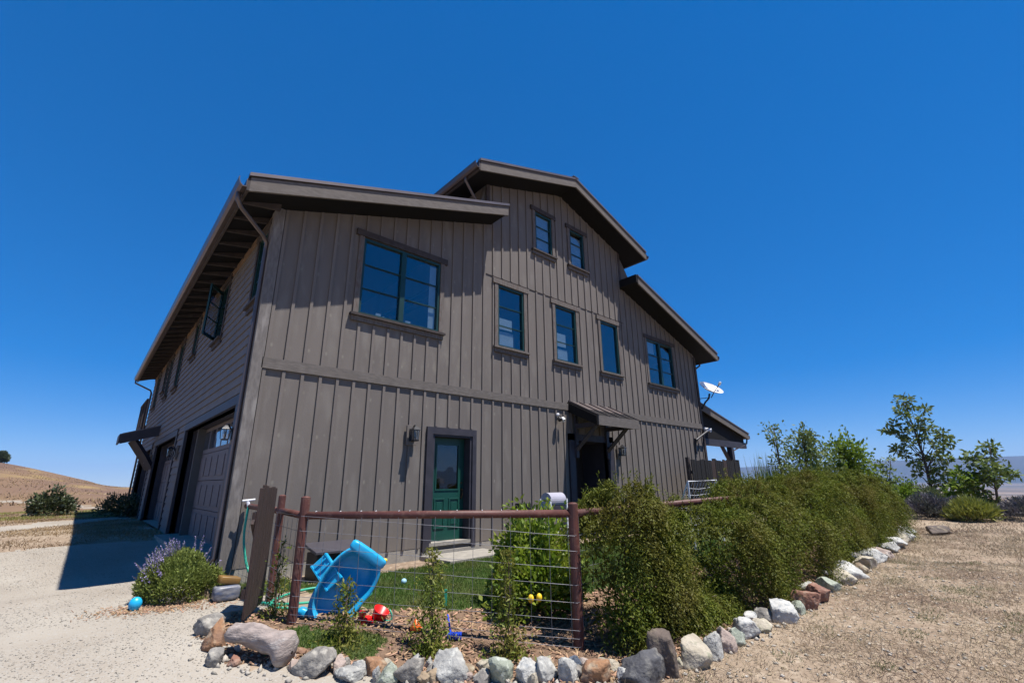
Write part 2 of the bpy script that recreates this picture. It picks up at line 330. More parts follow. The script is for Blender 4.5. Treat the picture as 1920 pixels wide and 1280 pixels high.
# ------------------------------------------------------------------ mesh helpers
ORIG = {}
class MB:
    def __init__(s):
        s.v = []; s.f = []
    def add(s, vs, fs):
        o = len(s.v)
        s.v.extend([tuple(p) for p in vs]); s.f.extend([tuple(i+o for i in f) for f in fs])
        return s
    def box(s, x0, x1, y0, y1, z0, z1):
        v = [(x0, y0, z0), (x1, y0, z0), (x1, y1, z0), (x0, y1, z0), (x0, y0, z1), (x1, y0, z1), (x1, y1, z1), (x0, y1, z1)]
        return s.add(v, [(0, 3, 2, 1), (4, 5, 6, 7), (0, 1, 5, 4), (1, 2, 6, 5), (2, 3, 7, 6), (3, 0, 4, 7)])
    def prism(s, poly, fn, a, b):
        """poly of 2D points extruded between a and b; fn(p, t) -> 3D"""
        n = len(poly)
        v = [fn(p, a) for p in poly]+[fn(p, b) for p in poly]
        f = [tuple(range(n-1, -1, -1)), tuple(range(n, 2*n))]
        f += [(i, (i+1) % n, n+(i+1) % n, n+i) for i in range(n)]
        return s.add(v, f)
    def tube(s, pts, r, n=8, cap=True):
        pts = [Vector(p) for p in pts]
        rs = r if isinstance(r, (list, tuple)) else [r]*len(pts)
        rings = []
        ref = None
        for i, p in enumerate(pts):
            d = (pts[min(i+1, len(pts)-1)]-pts[max(i-1, 0)])
            if d.length < 1e-9: d = Vector((0, 0, 1))
            d.normalize()
            if ref is None:
                ref = Vector((0, 0, 1)) if abs(d.z) < 0.9 else Vector((1, 0, 0))
            a = d.cross(ref)
            if a.length < 1e-6: a = d.cross(Vector((0.3, 1, 0.2)))
            a.normalize(); b = d.cross(a); ref = b.cross(d) if False else ref
            rings.append([p+(a*math.cos(2*math.pi*k/n)+b*math.sin(2*math.pi*k/n))*rs[i] for k in range(n)])
        v = [q for rg in rings for q in rg]
        f = []
        for i in range(len(rings)-1):
            for k in range(n):
                f.append((i*n+k, i*n+(k+1) % n, (i+1)*n+(k+1) % n, (i+1)*n+k))
        if cap:
            f.append(tuple(range(n-1, -1, -1))); f.append(tuple((len(rings)-1)*n+k for k in range(n)))
        return s.add(v, f)
    def obox(s, c, ax, ay, az):
        """oriented box: centre and half axes"""
        c, ax, ay, az = Vector(c), Vector(ax), Vector(ay), Vector(az)
        v = [c+ax*i+ay*j+az*k for k in (-1, 1) for j in (-1, 1) for i in (-1, 1)]
        return s.add(v, [(0, 2, 3, 1), (4, 5, 7, 6), (0, 1, 5, 4), (1, 3, 7, 5), (3, 2, 6, 7), (2, 0, 4, 6)])
    def lathe(s, prof, c, n=16, axis=None):
        """profile of (r, h) around axis through c"""
        A = Vector(axis).normalized() if axis is not None else Vector((0, 0, 1))
        u = A.orthogonal().normalized(); w = A.cross(u)
        c = Vector(c)
        v = []
        for (r, h) in prof:
            for k in range(n):
                t = 2*math.pi*k/n
                v.append(c+A*h+(u*math.cos(t)+w*math.sin(t))*r)
        f = []
        for i in range(len(prof)-1):
            for k in range(n):
                f.append((i*n+k, i*n+(k+1) % n, (i+1)*n+(k+1) % n, (i+1)*n+k))
        f.append(tuple(range(n-1, -1, -1))); f.append(tuple((len(prof)-1)*n+k for k in range(n)))
        return s.add(v, f)
    def build(s, name, mat, parent=None, smooth=False, bevel=0.0, origin=None):
        o0 = Vector(ORIG.get(parent.name, (0, 0, 0))) if parent is not None else (Vector(origin) if origin is not None else Vector((0, 0, 0)))
        me = bpy.data.meshes.new(name)
        me.from_pydata([(p[0]-o0.x, p[1]-o0.y, p[2]-o0.z) for p in s.v], [], s.f)
        me.materials.append(mat)
        if smooth:
            me.polygons.foreach_set('use_smooth', [True]*len(me.polygons))
        me.update()
        ob = bpy.data.objects.new(name, me)
        COL.objects.link(ob)
        if parent is not None:
            ob.parent = parent
        else:
            ob.location = o0
        ORIG[ob.name] = tuple(o0)
        if bevel > 0:
            bm = ob.modifiers.new('bevel', 'BEVEL'); bm.width = bevel; bm.segments = 2; bm.limit_method = 'ANGLE'
        return ob

def np_mesh(name, V, F, mat, parent=None, origin=None, smooth=False):
    """fast mesh: V (n,3), F (m,k) one face size"""
    o0 = np.array(ORIG.get(parent.name, (0, 0, 0))) if parent is not None else (np.array(origin, float) if origin is not None else np.zeros(3))
    me = bpy.data.meshes.new(name)
    V = np.asarray(V, np.float32)-o0.astype(np.float32)
    F = np.asarray(F, np.int32)
    k = F.shape[1]
    me.vertices.add(len(V)); me.vertices.foreach_set('co', V.ravel())
    me.loops.add(F.size); me.loops.foreach_set('vertex_index', F.ravel())
    me.polygons.add(len(F)); me.polygons.foreach_set('loop_start', np.arange(0, F.size, k, dtype=np.int32))
    me.polygons.foreach_set('loop_total', np.full(len(F), k, np.int32))
    if smooth:
        me.polygons.foreach_set('use_smooth', np.ones(len(F), bool))
    me.update(calc_edges=True); me.validate()
    me.materials.append(mat)
    ob = bpy.data.objects.new(name, me); COL.objects.link(ob)
    if parent is not None: ob.parent = parent
    else: ob.location = tuple(o0)
    ORIG[ob.name] = tuple(o0)
    return ob

def tag(o, label=None, cat=None, group=None, kind=None):
    if label: o['label'] = label
    if cat: o['category'] = cat
    if group: o['group'] = group
    if kind: o['kind'] = kind
    return o

def thing(name, label, cat, loc, group=None):
    o = bpy.data.objects.new(name, None); COL.objects.link(o)
    o.location = loc; o.empty_display_size = 0.2
    ORIG[o.name] = tuple(loc)
    return tag(o, label, cat, group)

def ss(t):
    t = np.clip(t, 0, 1)
    return t*t*(3-2*t)

# ------------------------------------------------------------------ terrain
def vnoise(x, y, s, seed=0):
    """cheap smooth value noise, vectorised"""
    x = np.asarray(x, float)/s+seed*17.31; y = np.asarray(y, float)/s+seed*9.77
    xi = np.floor(x); yi = np.floor(y); fx = x-xi; fy = y-yi
    fx = fx*fx*(3-2*fx); fy = fy*fy*(3-2*fy)
    def hsh(a, b):
        v = np.sin(a*127.1+b*311.7+seed*74.7)*43758.5453
        return v-np.floor(v)
    return (hsh(xi, yi)*(1-fx)+hsh(xi+1, yi)*fx)*(1-fy)+(hsh(xi, yi+1)*(1-fx)+hsh(xi+1, yi+1)*fx)*fy

def ground_h(x, y):
    x = np.asarray(x, float); y = np.asarray(y, float)
    v = .12-.22*ss((-y-2.0)/2.8)
    v = v+.32*ss((y-1)/6.)*ss((4-x)/4.)
    v = v+.5*ss((x-14)/14.)
    v = v-.25*ss((y-17)/18.)*ss((9-x)/4.)
    # dry hill behind the house on the left
    v = v+10.8*ss((20-x)/56.)*ss((y-45)/170.)*(0.9+0.2*vnoise(x, y, 55, 3))
    v = v+1.1*(vnoise(x, y, 30, 5)-.5)*ss((y-40)/60.)*ss((40-x)/20)
    # drop to the valley on the right
    fall = ss((x-33)/60.)*0.12+ss((x-45)/500.)*0.88
    v = v-62*fall
    R = np.hypot(x, y)
    rid = vnoise(x, y, 2600, 1)*.34+vnoise(x, y, 1100, 2)*.16+vnoise(x, y, 420, 4)*.07
    v = v+330*ss((R-6600)/1900.)*(0.62+rid)*ss((x-1500)/3500.)
    v = v+(vnoise(x, y, 900, 8)-.35)*26*ss((R-1400)/900.)*ss((6500-R)/900.)*ss(x/900.)
    # local unevenness
    near = ss((60-R)/40.)
    v = v+near*(.05*(vnoise(x, y, 1.7, 6)-.5)+.025*(vnoise(x, y, .45, 7)-.5))*ss((np.maximum(-y-.2, np.maximum(-x-.1, x-15.5)))/.8)
    return v
def gz(x, y):
    return float(ground_h(x, y))

def inpoly(x, y, poly):
    r = np.zeros(x.shape, bool)
    n = len(poly)
    for i in range(n):
        x0, y0 = poly[i]; x1, y1 = poly[(i+1) % n]
        if y0 == y1: continue
        c = ((y0 > y) != (y1 > y)) & (x < (x1-x0)*(y-y0)/(y1-y0)+x0)
        r ^= c
    return r

P_GRAVEL = [(-14, -14), (1.5, -14), (1.75, -5.35), (1.0, -4.55), (.3, -3.85), (-.2, -3.5), (-.62, -3.1), (-.62, -2.3), (-.45, -1.75), (-.02, -1.5),
            (.3, -1.9), (.55, -1.2), (-.15, -.8), (-.35, -.1), (-.3, .6), (.6, .6), (.6, 5.0), (-1.0, 5.4), (-2.6, 5.2), (-14, 4.6)]
P_PATH = [(-14, 7.6), (-3.2, 9.4), (-1.6, 11.5), (.3, 13.6), (.3, 15.0), (-2.0, 13.0), (-3.4, 10.9), (-14, 9.0)]
P_LAWN = [(.95, -.75), (14.5, -.75), (14.5, -4.0), (3.3, -3.45), (2.25, -3.2), (1.15, -2.72), (.95, -2.3), (1.25, -1.7), (.75, -1.2)]
P_LAWN2 = [(.08, -2.75), (.4, -2.85), (.75, -3.25), (.85, -3.5), (.62, -3.72), (.3, -3.5), (.02, -3.12)]
P_LAWN3 = [(-.25, .05), (.9, -.05), (.9, -.9), (.35, -1.05), (-.1, -.75)]
P_SAND = [(.25, -2.0), (.55, -1.3), (1.2, -1.65), (1.0, -2.25), (.7, -2.5), (.35, -2.35)]
P_MULCH = [(-.58, -2.2), (-.15, -1.75), (.3, -2.1), (.7, -2.5), (1.15, -2.72), (2.25, -3.2), (3.3, -3.45), (14.5, -4.0), (16.8, -4.6), (17.3, -5.2),
           (9, -5.55), (4, -5.62), (2.35, -5.62), (1.75, -5.3), (1.0, -4.5), (.3, -3.8), (-.2, -3.45), (-.62, -3.1)]
P_TRACK = [(-30, 76), (-9, 61), (-4.5, 50), (-1.8, 35), (-.4, 27), (1.5, 22), (2.2, 22), (.4, 29), (-1.0, 37), (-3.2, 52), (-8, 64), (-30, 81)]
def zone(x, y):
    jx = x+.16*(vnoise(x, y, .22, 21)-.5)+.10*(vnoise(x, y, .09, 23)-.5)
    jy = y+.16*(vnoise(x, y, .22, 22)-.5)+.10*(vnoise(x, y, .09, 24)-.5)
    z = np.zeros(x.shape, int)
    z[inpoly(jx, jy, P_GRAVEL)] = 1
    z[inpoly(x+.8*(vnoise(x, y, .9, 31)-.5), y+.8*(vnoise(x, y, .9, 32)-.5), P_PATH)] = 1
    z[inpoly(jx, jy, P_MULCH)] = 3
    z[inpoly(jx, jy, P_LAWN) | inpoly(jx, jy, P_LAWN2) | inpoly(jx, jy, P_LAWN3)] = 2
    z[inpoly(jx, jy, P_SAND)] = 4
    R = np.hypot(x, y)
    z[(R > 24) & (y > 17) & (x < 40) & (z == 0)] = 5
    z[inpoly(x+1.2*(vnoise(x, y, 2.2, 33)-.5), y, P_TRACK)] = 6
    z[(R > 420) & (R <= 6700)] = 7
    z[(R > 6700)] = 8
    return z

def axis_coords(lo, hi, step, far, ratio):
    mid = list(np.arange(lo, hi+1e-6, step))
    a = [hi]; s = step
    while a[-1] < far:
        s *= ratio; a.append(a[-1]+s)
    b = [lo]; s = step
    while b[-1] > -far:
        s *= ratio; b.append(b[-1]-s)
    return np.array(b[:0:-1]+mid[:-1]+a)
gx = axis_coords(-4.5, 9.0, .075, 11500, 1.055)
gy = axis_coords(-8.8, 3.0, .075, 11500, 1.055)
GX, GY = np.meshgrid(gx, gy, indexing='ij')
nx, ny = GX.shape
jit = ((GX > -4.4) & (GX < 8.9) & (GY > -8.7) & (GY < 2.9)).astype(float)*.022
GX = GX+jit*RNG.uniform(-1, 1, GX.shape); GY = GY+jit*RNG.uniform(-1, 1, GY.shape)
GZ = ground_h(GX, GY)
GV = np.stack([GX, GY, GZ], -1).reshape(-1, 3)
ii, jj = np.meshgrid(np.arange(nx-1), np.arange(ny-1), indexing='ij')
a = (ii*ny+jj).ravel()
GF = np.stack([a, a+ny, a+ny+1, a+1], 1)
ctr = GV[GF].mean(1)
ZN = zone(ctr[:, 0], ctr[:, 1])
def cut(name, zid, mat):
    F = GF[ZN == zid]
    if not len(F): return
    u, inv = np.unique(F, return_inverse=True)
    o = np_mesh(name, GV[u], inv.reshape(F.shape), mat, smooth=True)
    tag(o, kind='structure')
cut('dry_field', 0, field_m)
cut('gravel_driveway', 1, gravel_m)
cut('lawn', 2, lawn_soil)
cut('planting_bed', 3, mulch_m)
cut('sand_patch', 4, sand_m)
cut('dry_hill', 5, hill_m)
cut('dirt_track', 6, track_m)
cut('valley', 7, valley_m)
cut('mountains', 8, mount_m)

# ------------------------------------------------------------------ the house
house = thing('barn_house', 'grey-brown board-and-batten house with three stepped roofs and green windows', 'house', (0, 0, .12))
W_R, DEPTH = 15.3, 18.0        # right wall, depth
G_L, G_R = 4.81, 10.66         # side walls of the tall gable
E = 0.65                       # front overhang
SL = .336
def zs_left(x): return 6.25+SL*x
def zs_gab(x): return 10.03-SL*abs(x-7.72)
def zs_right(x): return 7.72-SL*(x-10.72)
def wall_top(x):
    if x < G_L: return zs_left(x)
    if x > G_R: return zs_right(x)
    return zs_gab(x)
BASE = .33

F_OPEN = {  # windows: x0 x1 z0 z1
    'big': (1.64, 3.48, 4.64, 6.29), 'w1': (5.19, 6.08, 4.66, 6.29), 'w2': (7.29, 8.18, 4.66, 6.29), 'w3': (9.34, 10.23, 4.66, 6.29),
    'w4': (6.59, 7.28, 7.76, 9.0), 'w5': (8.09, 8.76, 7.76, 9.0), 'w6': (11.91, 13.6, 4.64, 6.22)}
DOOR = (3.44, 4.45, .36, 2.46)
ALC = (7.85, 9.33, .16, 2.55)
openings = list(F_OPEN.values())+[(3.3, 4.56, .0, 2.6), (7.62, 9.55, 0, 2.72)]
op_liner = list(F_OPEN.values())+[DOOR, ALC]

def strips(x0, x1, zlo, zhi_fn, ops):
    """cut a vertical strip by openings -> list of 4-point polygons (x, z)"""
    xs = sorted({x0, x1} | {e for o in ops for e in o[:2] if x0 < e < x1})
    out = []
    for a, b in zip(xs[:-1], xs[1:]):
        if b-a < .004: continue
        m = (a+b)/2
        cuts = sorted([(o[2], o[3]) for o in ops if o[0] <= m <= o[1]])
        z = zlo
        for c0, c1 in cuts:
            if c1 <= zlo or c0 >= min(zhi_fn(a), zhi_fn(b)): continue
            if c0 > z+.004: out.append([(a, z), (b, z), (b, c0), (a, c0)])
            z = max(z, c1)
        ta, tb = zhi_fn(a), zhi_fn(b)
        if min(ta, tb) > z+.004: out.append([(a, z), (b, z), (b, tb), (a, ta)])
    return out
def facade(p, t): return (p[0], -t, p[1])

BELT = (3.33, 3.51)
levels = [(BASE, lambda x: BELT[0]), (BELT[1], lambda x: min(6.47, wall_top(x)) if G_L < x < G_R else wall_top(x)),
          (6.49, lambda x: wall_top(x))]
bays = [.0]+[.165+.305*k for k in range(0, 50)]+[W_R]
for k in range(len(bays)-1):
    x0, x1 = bays[k], bays[k+1]
    segs = [x0, x1]
    for g in (G_L, G_R):
        if x0 < g < x1: segs = [x0, g, x1]
    for sa, sb in zip(segs[:-1], segs[1:]):
        if sb-sa < .01: continue
        for li, (zl, zf) in enumerate(levels):
            if li == 2 and not (G_L-.001 <= sa and sb <= G_R+.001): continue
            e = 1e-4
            ps = strips(sa+e, sb-e, zl, zf, openings)
            if not ps: continue
            for p in ps:
                MB().prism(p, facade, -.02, random.uniform(-.0015, .0015)).build('wall_board', wall_paint, house)
bw = .052
for k in range(0, 50):
    xc = .165+.305*k
    for li, (zl, zf) in enumerate(levels):
        if li == 2 and not (G_L+.03 <= xc <= G_R-.03): continue
        tops = [(o[0]-.13, o[1]+.13, o[2]-.17, o[3]+.15) for o in F_OPEN.values()]+[(3.26, 4.6, 0, 2.62), (7.58, 9.59, 0, 2.74)]
        ps = strips(xc-bw/2, xc+bw/2, zl, lambda x: zf(x)-.01, [t for t in tops if t[0]-.03 < xc < t[1]+.03 and True])
        ps = [p for p in ps if abs(p[0][0]-p[1][0]) > .02 and p[2][1]-p[1][1] > .04]
        if not ps: continue
        for p in ps: MB().prism(p, facade, .002, .029).build('batten', batten_paint, house)
# inner lining (keeps the rooms dark) with the same openings
mb = MB()
for x0, x1 in ((.03, G_L), (G_L, 7.72), (7.72, G_R), (G_R, W_R-.03)):
    for p in strips(x0, x1, -.2, lambda x: wall_top(x)+.02, op_liner): mb.prism(p, facade, -.14, -.023)
mb.build('inner_wall', interior, house)
# belt course in two lengths, joint flashing of the gable, corner boards, foundation
MB().box(.11, 7.68, -.042, .0, *BELT).build('belt_board', timber, house)
MB().box(9.62, W_R-.10, -.0415, .0, *BELT).build('belt_board', timber, house)
MB().box(G_L+.01, G_R-.02, -.014, -.0, 6.472, 6.488).build('flashing', trim_brown, house)
MB().box(-.025, .125, -.042, -.003, BASE-.03, 6.27).build('corner_board', timber_v, house)
MB().box(-.045, -.001, -.0415, .13, BASE-.03, 6.2).build('corner_board', timber_v, house)
MB().box(W_R-.10, W_R+.03, -.042, -.003, BASE-.03, 6.1).build('corner_board', trim_brown, house)
MB().prism([(G_L-.02, 8.02), (G_L+.09, 8.02), (G_L+.09, 9.08), (G_L-.02, 9.04)], facade, .003, .04).build('corner_board', trim_brown, house)
MB().prism([(G_R-.09, 7.8), (G_R+.02, 7.8), (G_R+.02, 9.02), (G_R-.09, 9.06)], facade, .003, .04).build('corner_board', trim_brown, house)
MB().box(.03, 3.3, .005, .2, -.3, BASE-.003).box(4.56, 7.6, .005, .2, -.3, BASE-.003).box(9.56, W_R-.02, .005, .2, -.3, BASE-.003).box(.03, .2, .2, DEPTH, -.3, .4).build('foundation', concrete, house)

# other walls
def sidew(p, t): return (t, p[0], p[1])
S_WIN = [(.26, .88, 4.62, 5.95), (3.3, 4.0, 4.62, 5.95), (6.85, 7.4, 4.98, 5.95), (9.5, 10.25, 4.5, 5.95), (12.0, 12.6, 4.55, 5.95), (13.2, 13.8, 4.9, 5.95), (15.6, 16.4, 4.6, 5.95)]
S_GAR = [(.55, 5.62, 0, 2.78), (7.14, 11.72, 0, 2.78), (13.0, 17.3, 0, 2.78)]
ops_s = S_WIN+[(a-.14, b+.14, c, d+.16) for a, b, c, d in S_GAR]
course = .172
k = 0
z = .40
while z < 6.1:
    zt = min(z+course, 6.16)
    for p in strips(.13, DEPTH, z, lambda x: zt, ops_s):
        mb = MB()
        (ya, za), (yb, _), (_, zb), _ = p
        fr = lambda zz: -.024*(1-(zz-z)/course)-.004
        v = [(fr(za), ya, za), (fr(za), yb, za), (fr(zb), yb, zb), (fr(zb), ya, zb), (.012, ya, za), (.012, yb, za), (.012, yb, zb), (.012, ya, zb)]
        mb.add(v, [(0, 3, 2, 1), (4, 5, 6, 7), (0, 1, 5, 4), (2, 3, 7, 6), (0, 4, 7, 3), (1, 2, 6, 5)])
        mb.build('lap_board', lap_paint, house)
    z += course
mb = MB()
for p in strips(.15, DEPTH-.02, .2, lambda x: 6.2, S_WIN+S_GAR): mb.prism(p, sidew, .014, .13)
mb.build('inner_wall', interior, house)
MB().box(W_R-.12, W_R, .02, DEPTH, -.3, 6.1).build('wall', wall_paint, house)
MB().box(.0, W_R, DEPTH-.02, DEPTH+.1, -.3, 6.1).build('wall', wall_paint, house)
MB().prism([(G_L-.1, 6), (G_R+.1, 6), (G_R, zs_gab(G_R)), (7.72, 10.0), (G_L, zs_gab(G_L))], facade, -DEPTH-.08, -DEPTH).build('wall', wall_paint, house)
MB().box(G_L, G_L+.1, .145, DEPTH, 7.0, zs_gab(G_L)).build('wall', batten_paint, house)
MB().box(G_R-.1, G_R, .145, DEPTH, 7.0, zs_gab(G_R)).build('wall', batten_paint, house)
# floors inside so that each storey is closed
MB().box(.14, W_R-.13, .15, DEPTH-.03, 3.2, 3.45).build('floor', interior, house)
MB().box(G_L+.11, G_R-.11, .15, DEPTH-.03, 6.6, 6.8).build('floor', interior, house)
MB().box(.14, W_R-.13, 5.0, 5.1, .2, 6.0).build('partition', interior, house)

# windows ---------------------------------------------------------------
def window(u0, u1, z0, z1, side=False, sashes=1, bars=2, blind_or_panel=None, trim=trim_brown, lit=trim_lit, out=0.0, label=None):
    def P(u, o, zz): return (-o, u, zz) if side else (u, -o, zz)
    def bx(mb, ua, ub, oa, ob, za, zb):
        pa, pb = P(ua, oa, za), P(ub, ob, zb)
        return mb.box(min(pa[0], pb[0]), max(pa[0], pb[0]), min(pa[1], pb[1]), max(pa[1], pb[1]), za, zb)
    fwid = .052
    mb = MB()
    e = .003
    bx(mb, u0+e, u0+fwid, -.07, .018, z0+e, z1-e); bx(mb, u1-fwid, u1-e, -.07, .018, z0+e, z1-e)
    bx(mb, u0+fwid, u1-fwid, -.07, .018, z0+e, z0+fwid); bx(mb, u0+fwid, u1-fwid, -.07, .018, z1-fwid, z1-e)
    fr = mb.build('window', green_dark, house)
    if label: fr['label'] = label
    edges = [u0+fwid]
    if sashes == 2:
        m = (u0+u1)/2
        MBm = bx(MB(), m-.055, m+.055, -.06, .022, z0+fwid, z1-fwid)
        MBm.build('mullion', green_dark, fr)
        cells = [(u0+fwid, m-.055), (m+.055, u1-fwid)]
    else:
        cells = [(u0+fwid, u1-fwid)]
    for (ca, cb) in cells:
        bx(MB(), ca, cb, -.045, -.035, z0+fwid, z1-fwid).build('pane', pane_blue, fr)
        for q in range(bars):
            zb = z0+fwid+(z1-z0-2*fwid)*(q+1)/(bars+1)
            bx(MB(), ca, cb, -.032, -.008, zb-.011, zb+.011).build('muntin', green_dark, fr)
    if blind_or_panel:
        for (ba, bb, za, zb) in blind_or_panel:
            bx(MB(), ba, bb, -.085, -.075, za, zb).build('blind_or_panel', blind_panel_m, fr)
    tw = .105
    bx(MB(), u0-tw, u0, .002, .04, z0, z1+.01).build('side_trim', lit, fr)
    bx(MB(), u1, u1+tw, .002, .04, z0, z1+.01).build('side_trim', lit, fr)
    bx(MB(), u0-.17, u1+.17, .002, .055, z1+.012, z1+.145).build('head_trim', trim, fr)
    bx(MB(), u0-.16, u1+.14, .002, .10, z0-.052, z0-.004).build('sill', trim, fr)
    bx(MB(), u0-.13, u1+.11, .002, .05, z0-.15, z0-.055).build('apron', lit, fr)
    return fr
o = F_OPEN
window(*o['big'], sashes=2, lit=trim_lit, blind_or_panel=[(3.26, 3.43, 4.7, 6.2), (2.05, 2.16, 4.69, 4.78), (2.19, 2.24, 4.69, 4.74), (2.72, 2.84, 4.69, 4.77)])  # narrow curtain strip and small pale objects on the sill
window(*o['w1'], blind_or_panel=[(5.27, 5.78, 4.75, 5.1), (5.27, 5.74, 5.16, 5.45)], trim=trim_lit)  # two pale panels low behind the pane
window(*o['w2'], blind_or_panel=[(7.4, 7.85, 4.75, 5.05), (7.4, 7.8, 5.12, 5.5)], trim=trim_lit)  # pale panels again, at the lower left of the glass
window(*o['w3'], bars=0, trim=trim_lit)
window(*o['w4'], blind_or_panel=[(6.6, 7.27, 7.8, 8.96)])
window(*o['w5'], blind_or_panel=[(8.1, 8.75, 7.8, 8.86)])
window(*o['w6'], sashes=2, blind_or_panel=[(11.97, 12.5, 5.75, 6.16)])
for i, w in enumerate(S_WIN):
    fr = window(*w, side=True, bars=2, lit=trim_brown)
    if i == 1:   # the casement standing open
        h0 = Vector((-.03, w[1]-.03, 0)); dv = Vector((-.55, -.83, 0)).normalized()*.58
        sash = MB()
        pv = lambda t, zz: h0+dv*t+Vector((0, 0, zz))
        nrm = Vector((-dv.y, dv.x, 0)).normalized()*.016
        for t0, t1, za, zb in ((0, .09, w[2]+.06, w[3]-.06), (.91, 1, w[2]+.06, w[3]-.06), (.09, .91, w[2]+.06, w[2]+.13), (.09, .91, w[3]-.13, w[3]-.06)):
            c = (pv(t0, za)+pv(t1, zb))/2
            sash.obox(c, dv*(t1-t0)/2, nrm, Vector((0, 0, (zb-za)/2)))
        sash.build('open_sash', green_dark, fr)
        c = (pv(.09, w[2]+.13)+pv(.91, w[3]-.13))/2
        MB().obox(c, dv*.41, nrm*.3, Vector((0, 0, (w[3]-w[2])/2-.13))).build('pane', pane_blue, fr)
        for q in (1/3, 2/3):
            zz = w[2]+.13+(w[3]-w[2]-.26)*q
            MB().obox(h0+dv*.5+Vector((0, 0, zz)), dv*.41, nrm*.9, Vector((0, 0, .011))).build('muntin', green_dark, fr)

# green door --------------------------------------------------------------
mb = MB()
mb.box(3.3, 3.44, -.05, .0, .26, 2.46).box(4.45, 4.555, -.05, .0, .26, 2.46).box(3.3, 4.555, -.05, .0, 2.46, 2.6)
mb.box(3.44, 3.50, -.02, .24, .36, 2.46).box(4.40, 4.45, -.02, .24, .36, 2.46).box(3.50, 4.40, -.02, .24, 2.42, 2.46)
dr = mb.build('door_frame', dark_trim, house)
mb = MB()
x0, x1, z0, z1, yd = 3.505, 4.395, .40, 2.415, .19
gx0, gx1, gz0, gz1 = 3.70, 4.24, 1.38, 2.27
mb.box(x0, gx0, yd, yd+.045, z0, z1).box(gx1, x1, yd, yd+.045, z0, z1).box(gx0, gx1, yd, yd+.045, z0, gz0).box(gx0, gx1, yd, yd+.045, gz1, z1)
gd = mb.build('door', green_paint, house)
gd['label'] = 'dark green door with a glazed upper half'
MB().box(gx0, gx1, yd+.015, yd+.025, gz0, gz1).build('pane', pane_door, gd)
MB().box(gx0-.03, gx1+.03, yd-.014, yd-.001, gz0-.03, gz0).box(gx0-.03, gx1+.03, yd-.014, yd-.001, gz1, gz1+.03).box(gx0-.03, gx0, yd-.014, yd-.001, gz0, gz1).box(gx1, gx1+.03, yd-.014, yd-.001, gz0, gz1).build('glazing_bead', green_paint, gd)
for xa, xb in ((3.66, 3.92), (4.02, 4.28)):
    mb = MB()
    za, zb = .62, 1.20
    mb.box(xa, xb, yd-.016, yd-.001, za, za+.03).box(xa, xb, yd-.016, yd-.001, zb-.03, zb).box(xa, xa+.03, yd-.016, yd-.001, za+.03, zb-.03).box(xb-.03, xb, yd-.016, yd-.001, za+.03, zb-.03)
    mb.box(xa+.06, xb-.06, yd-.010, yd-.001, za+.07, zb-.07)
    mb.build('panel', green_paint, gd, bevel=.004)
mb = MB().box(4.315, 4.355, yd-.012, yd-.001, 1.17, 1.40).tube([(4.335, yd-.012, 1.37), (4.335, yd-.055, 1.36), (4.335, yd-.06, 1.27), (4.335, yd-.012, 1.2)], .011, 8)
mb.lathe([(.0, 0), (.024, .0), (.024, .02), (.0, .022)], (4.335, yd-.001, 1.50), 12, (0, -1, 0))
mb.build('handle', bronze, gd)
MB().box(3.44, 4.45, -.03, .3, .335, .395).build('threshold', concrete, house)
MB().box(3.3, 4.555, -.04, .2, .0, .255).build('foundation', concrete, house)

# entry alcove, dark door and canopy ---------------------------------------
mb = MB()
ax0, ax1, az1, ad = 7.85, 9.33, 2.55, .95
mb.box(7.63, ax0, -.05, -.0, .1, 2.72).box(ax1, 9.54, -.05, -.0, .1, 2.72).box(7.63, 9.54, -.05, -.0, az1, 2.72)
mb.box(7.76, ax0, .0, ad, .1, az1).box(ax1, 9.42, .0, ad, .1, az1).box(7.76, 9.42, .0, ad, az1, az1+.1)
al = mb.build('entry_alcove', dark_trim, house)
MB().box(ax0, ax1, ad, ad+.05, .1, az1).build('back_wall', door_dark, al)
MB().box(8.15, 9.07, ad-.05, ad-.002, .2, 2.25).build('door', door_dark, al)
MB().box(ax0, ax1, -.04, ad, .0, .14).build('floor', concrete, al)
MB().lathe([(.0, 0), (.05, 0), (.045, .04), (0, .06)], (8.0, .55, 2.47), 12).build('lamp', white_plastic, al)
cx0, cx1, cy, ct, cf, cth = 7.70, 9.50, -.96, 3.60, 3.12, .26
cnp = MB().add([(cx0, .0, ct-.05), (cx1, .0, ct-.05), (cx1, cy, cf-.03), (cx0, cy, cf-.03), (cx0, .0, ct-.02), (cx1, .0, ct-.02), (cx1, cy, cf), (cx0, cy, cf)],
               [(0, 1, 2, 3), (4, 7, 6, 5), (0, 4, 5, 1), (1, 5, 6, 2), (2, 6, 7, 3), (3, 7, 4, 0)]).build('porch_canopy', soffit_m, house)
dv = Vector((0, cy, cf-ct)); dvn = dv.normalized(); nr = Vector((0, -dvn.z, dvn.y)); nr = nr if nr.z > 0 else -nr
for i in range(4):
    xa, xb = cx0+(cx1-cx0)*i/4, cx0+(cx1-cx0)*(i+1)/4
    base = Vector(((xa+xb)/2, 0, ct-.02))
    MB().obox(base+dv*.515+nr*.006, Vector(((xb-xa)/2-.001, 0, 0)), dv*.52, nr*.004).build('metal_sheet', metal_roof, cnp)
for i in range(5):
    xa = cx0+(cx1-cx0)*i/4
    xa = min(max(xa, cx0+.012), cx1-.012)
    MB().obox(Vector((xa, 0, ct-.02))+dv*.515+nr*.024, Vector((.011, 0, 0)), dv*.52, nr*.018).build('standing_seam', metal_roof, cnp)
MB().box(cx0, cx1, cy-.04, cy, cf-cth, cf-.015).build('fascia', timber, cnp)
for xa in (cx0-.04, cx1):
    MB().prism([(0, ct-.05), (0, ct-.30), (cy, cf-cth), (cy, cf-.03)], lambda p, t: (t, p[0]-.001, p[1]), xa, xa+.04).build('rake_board', soffit_m, cnp)
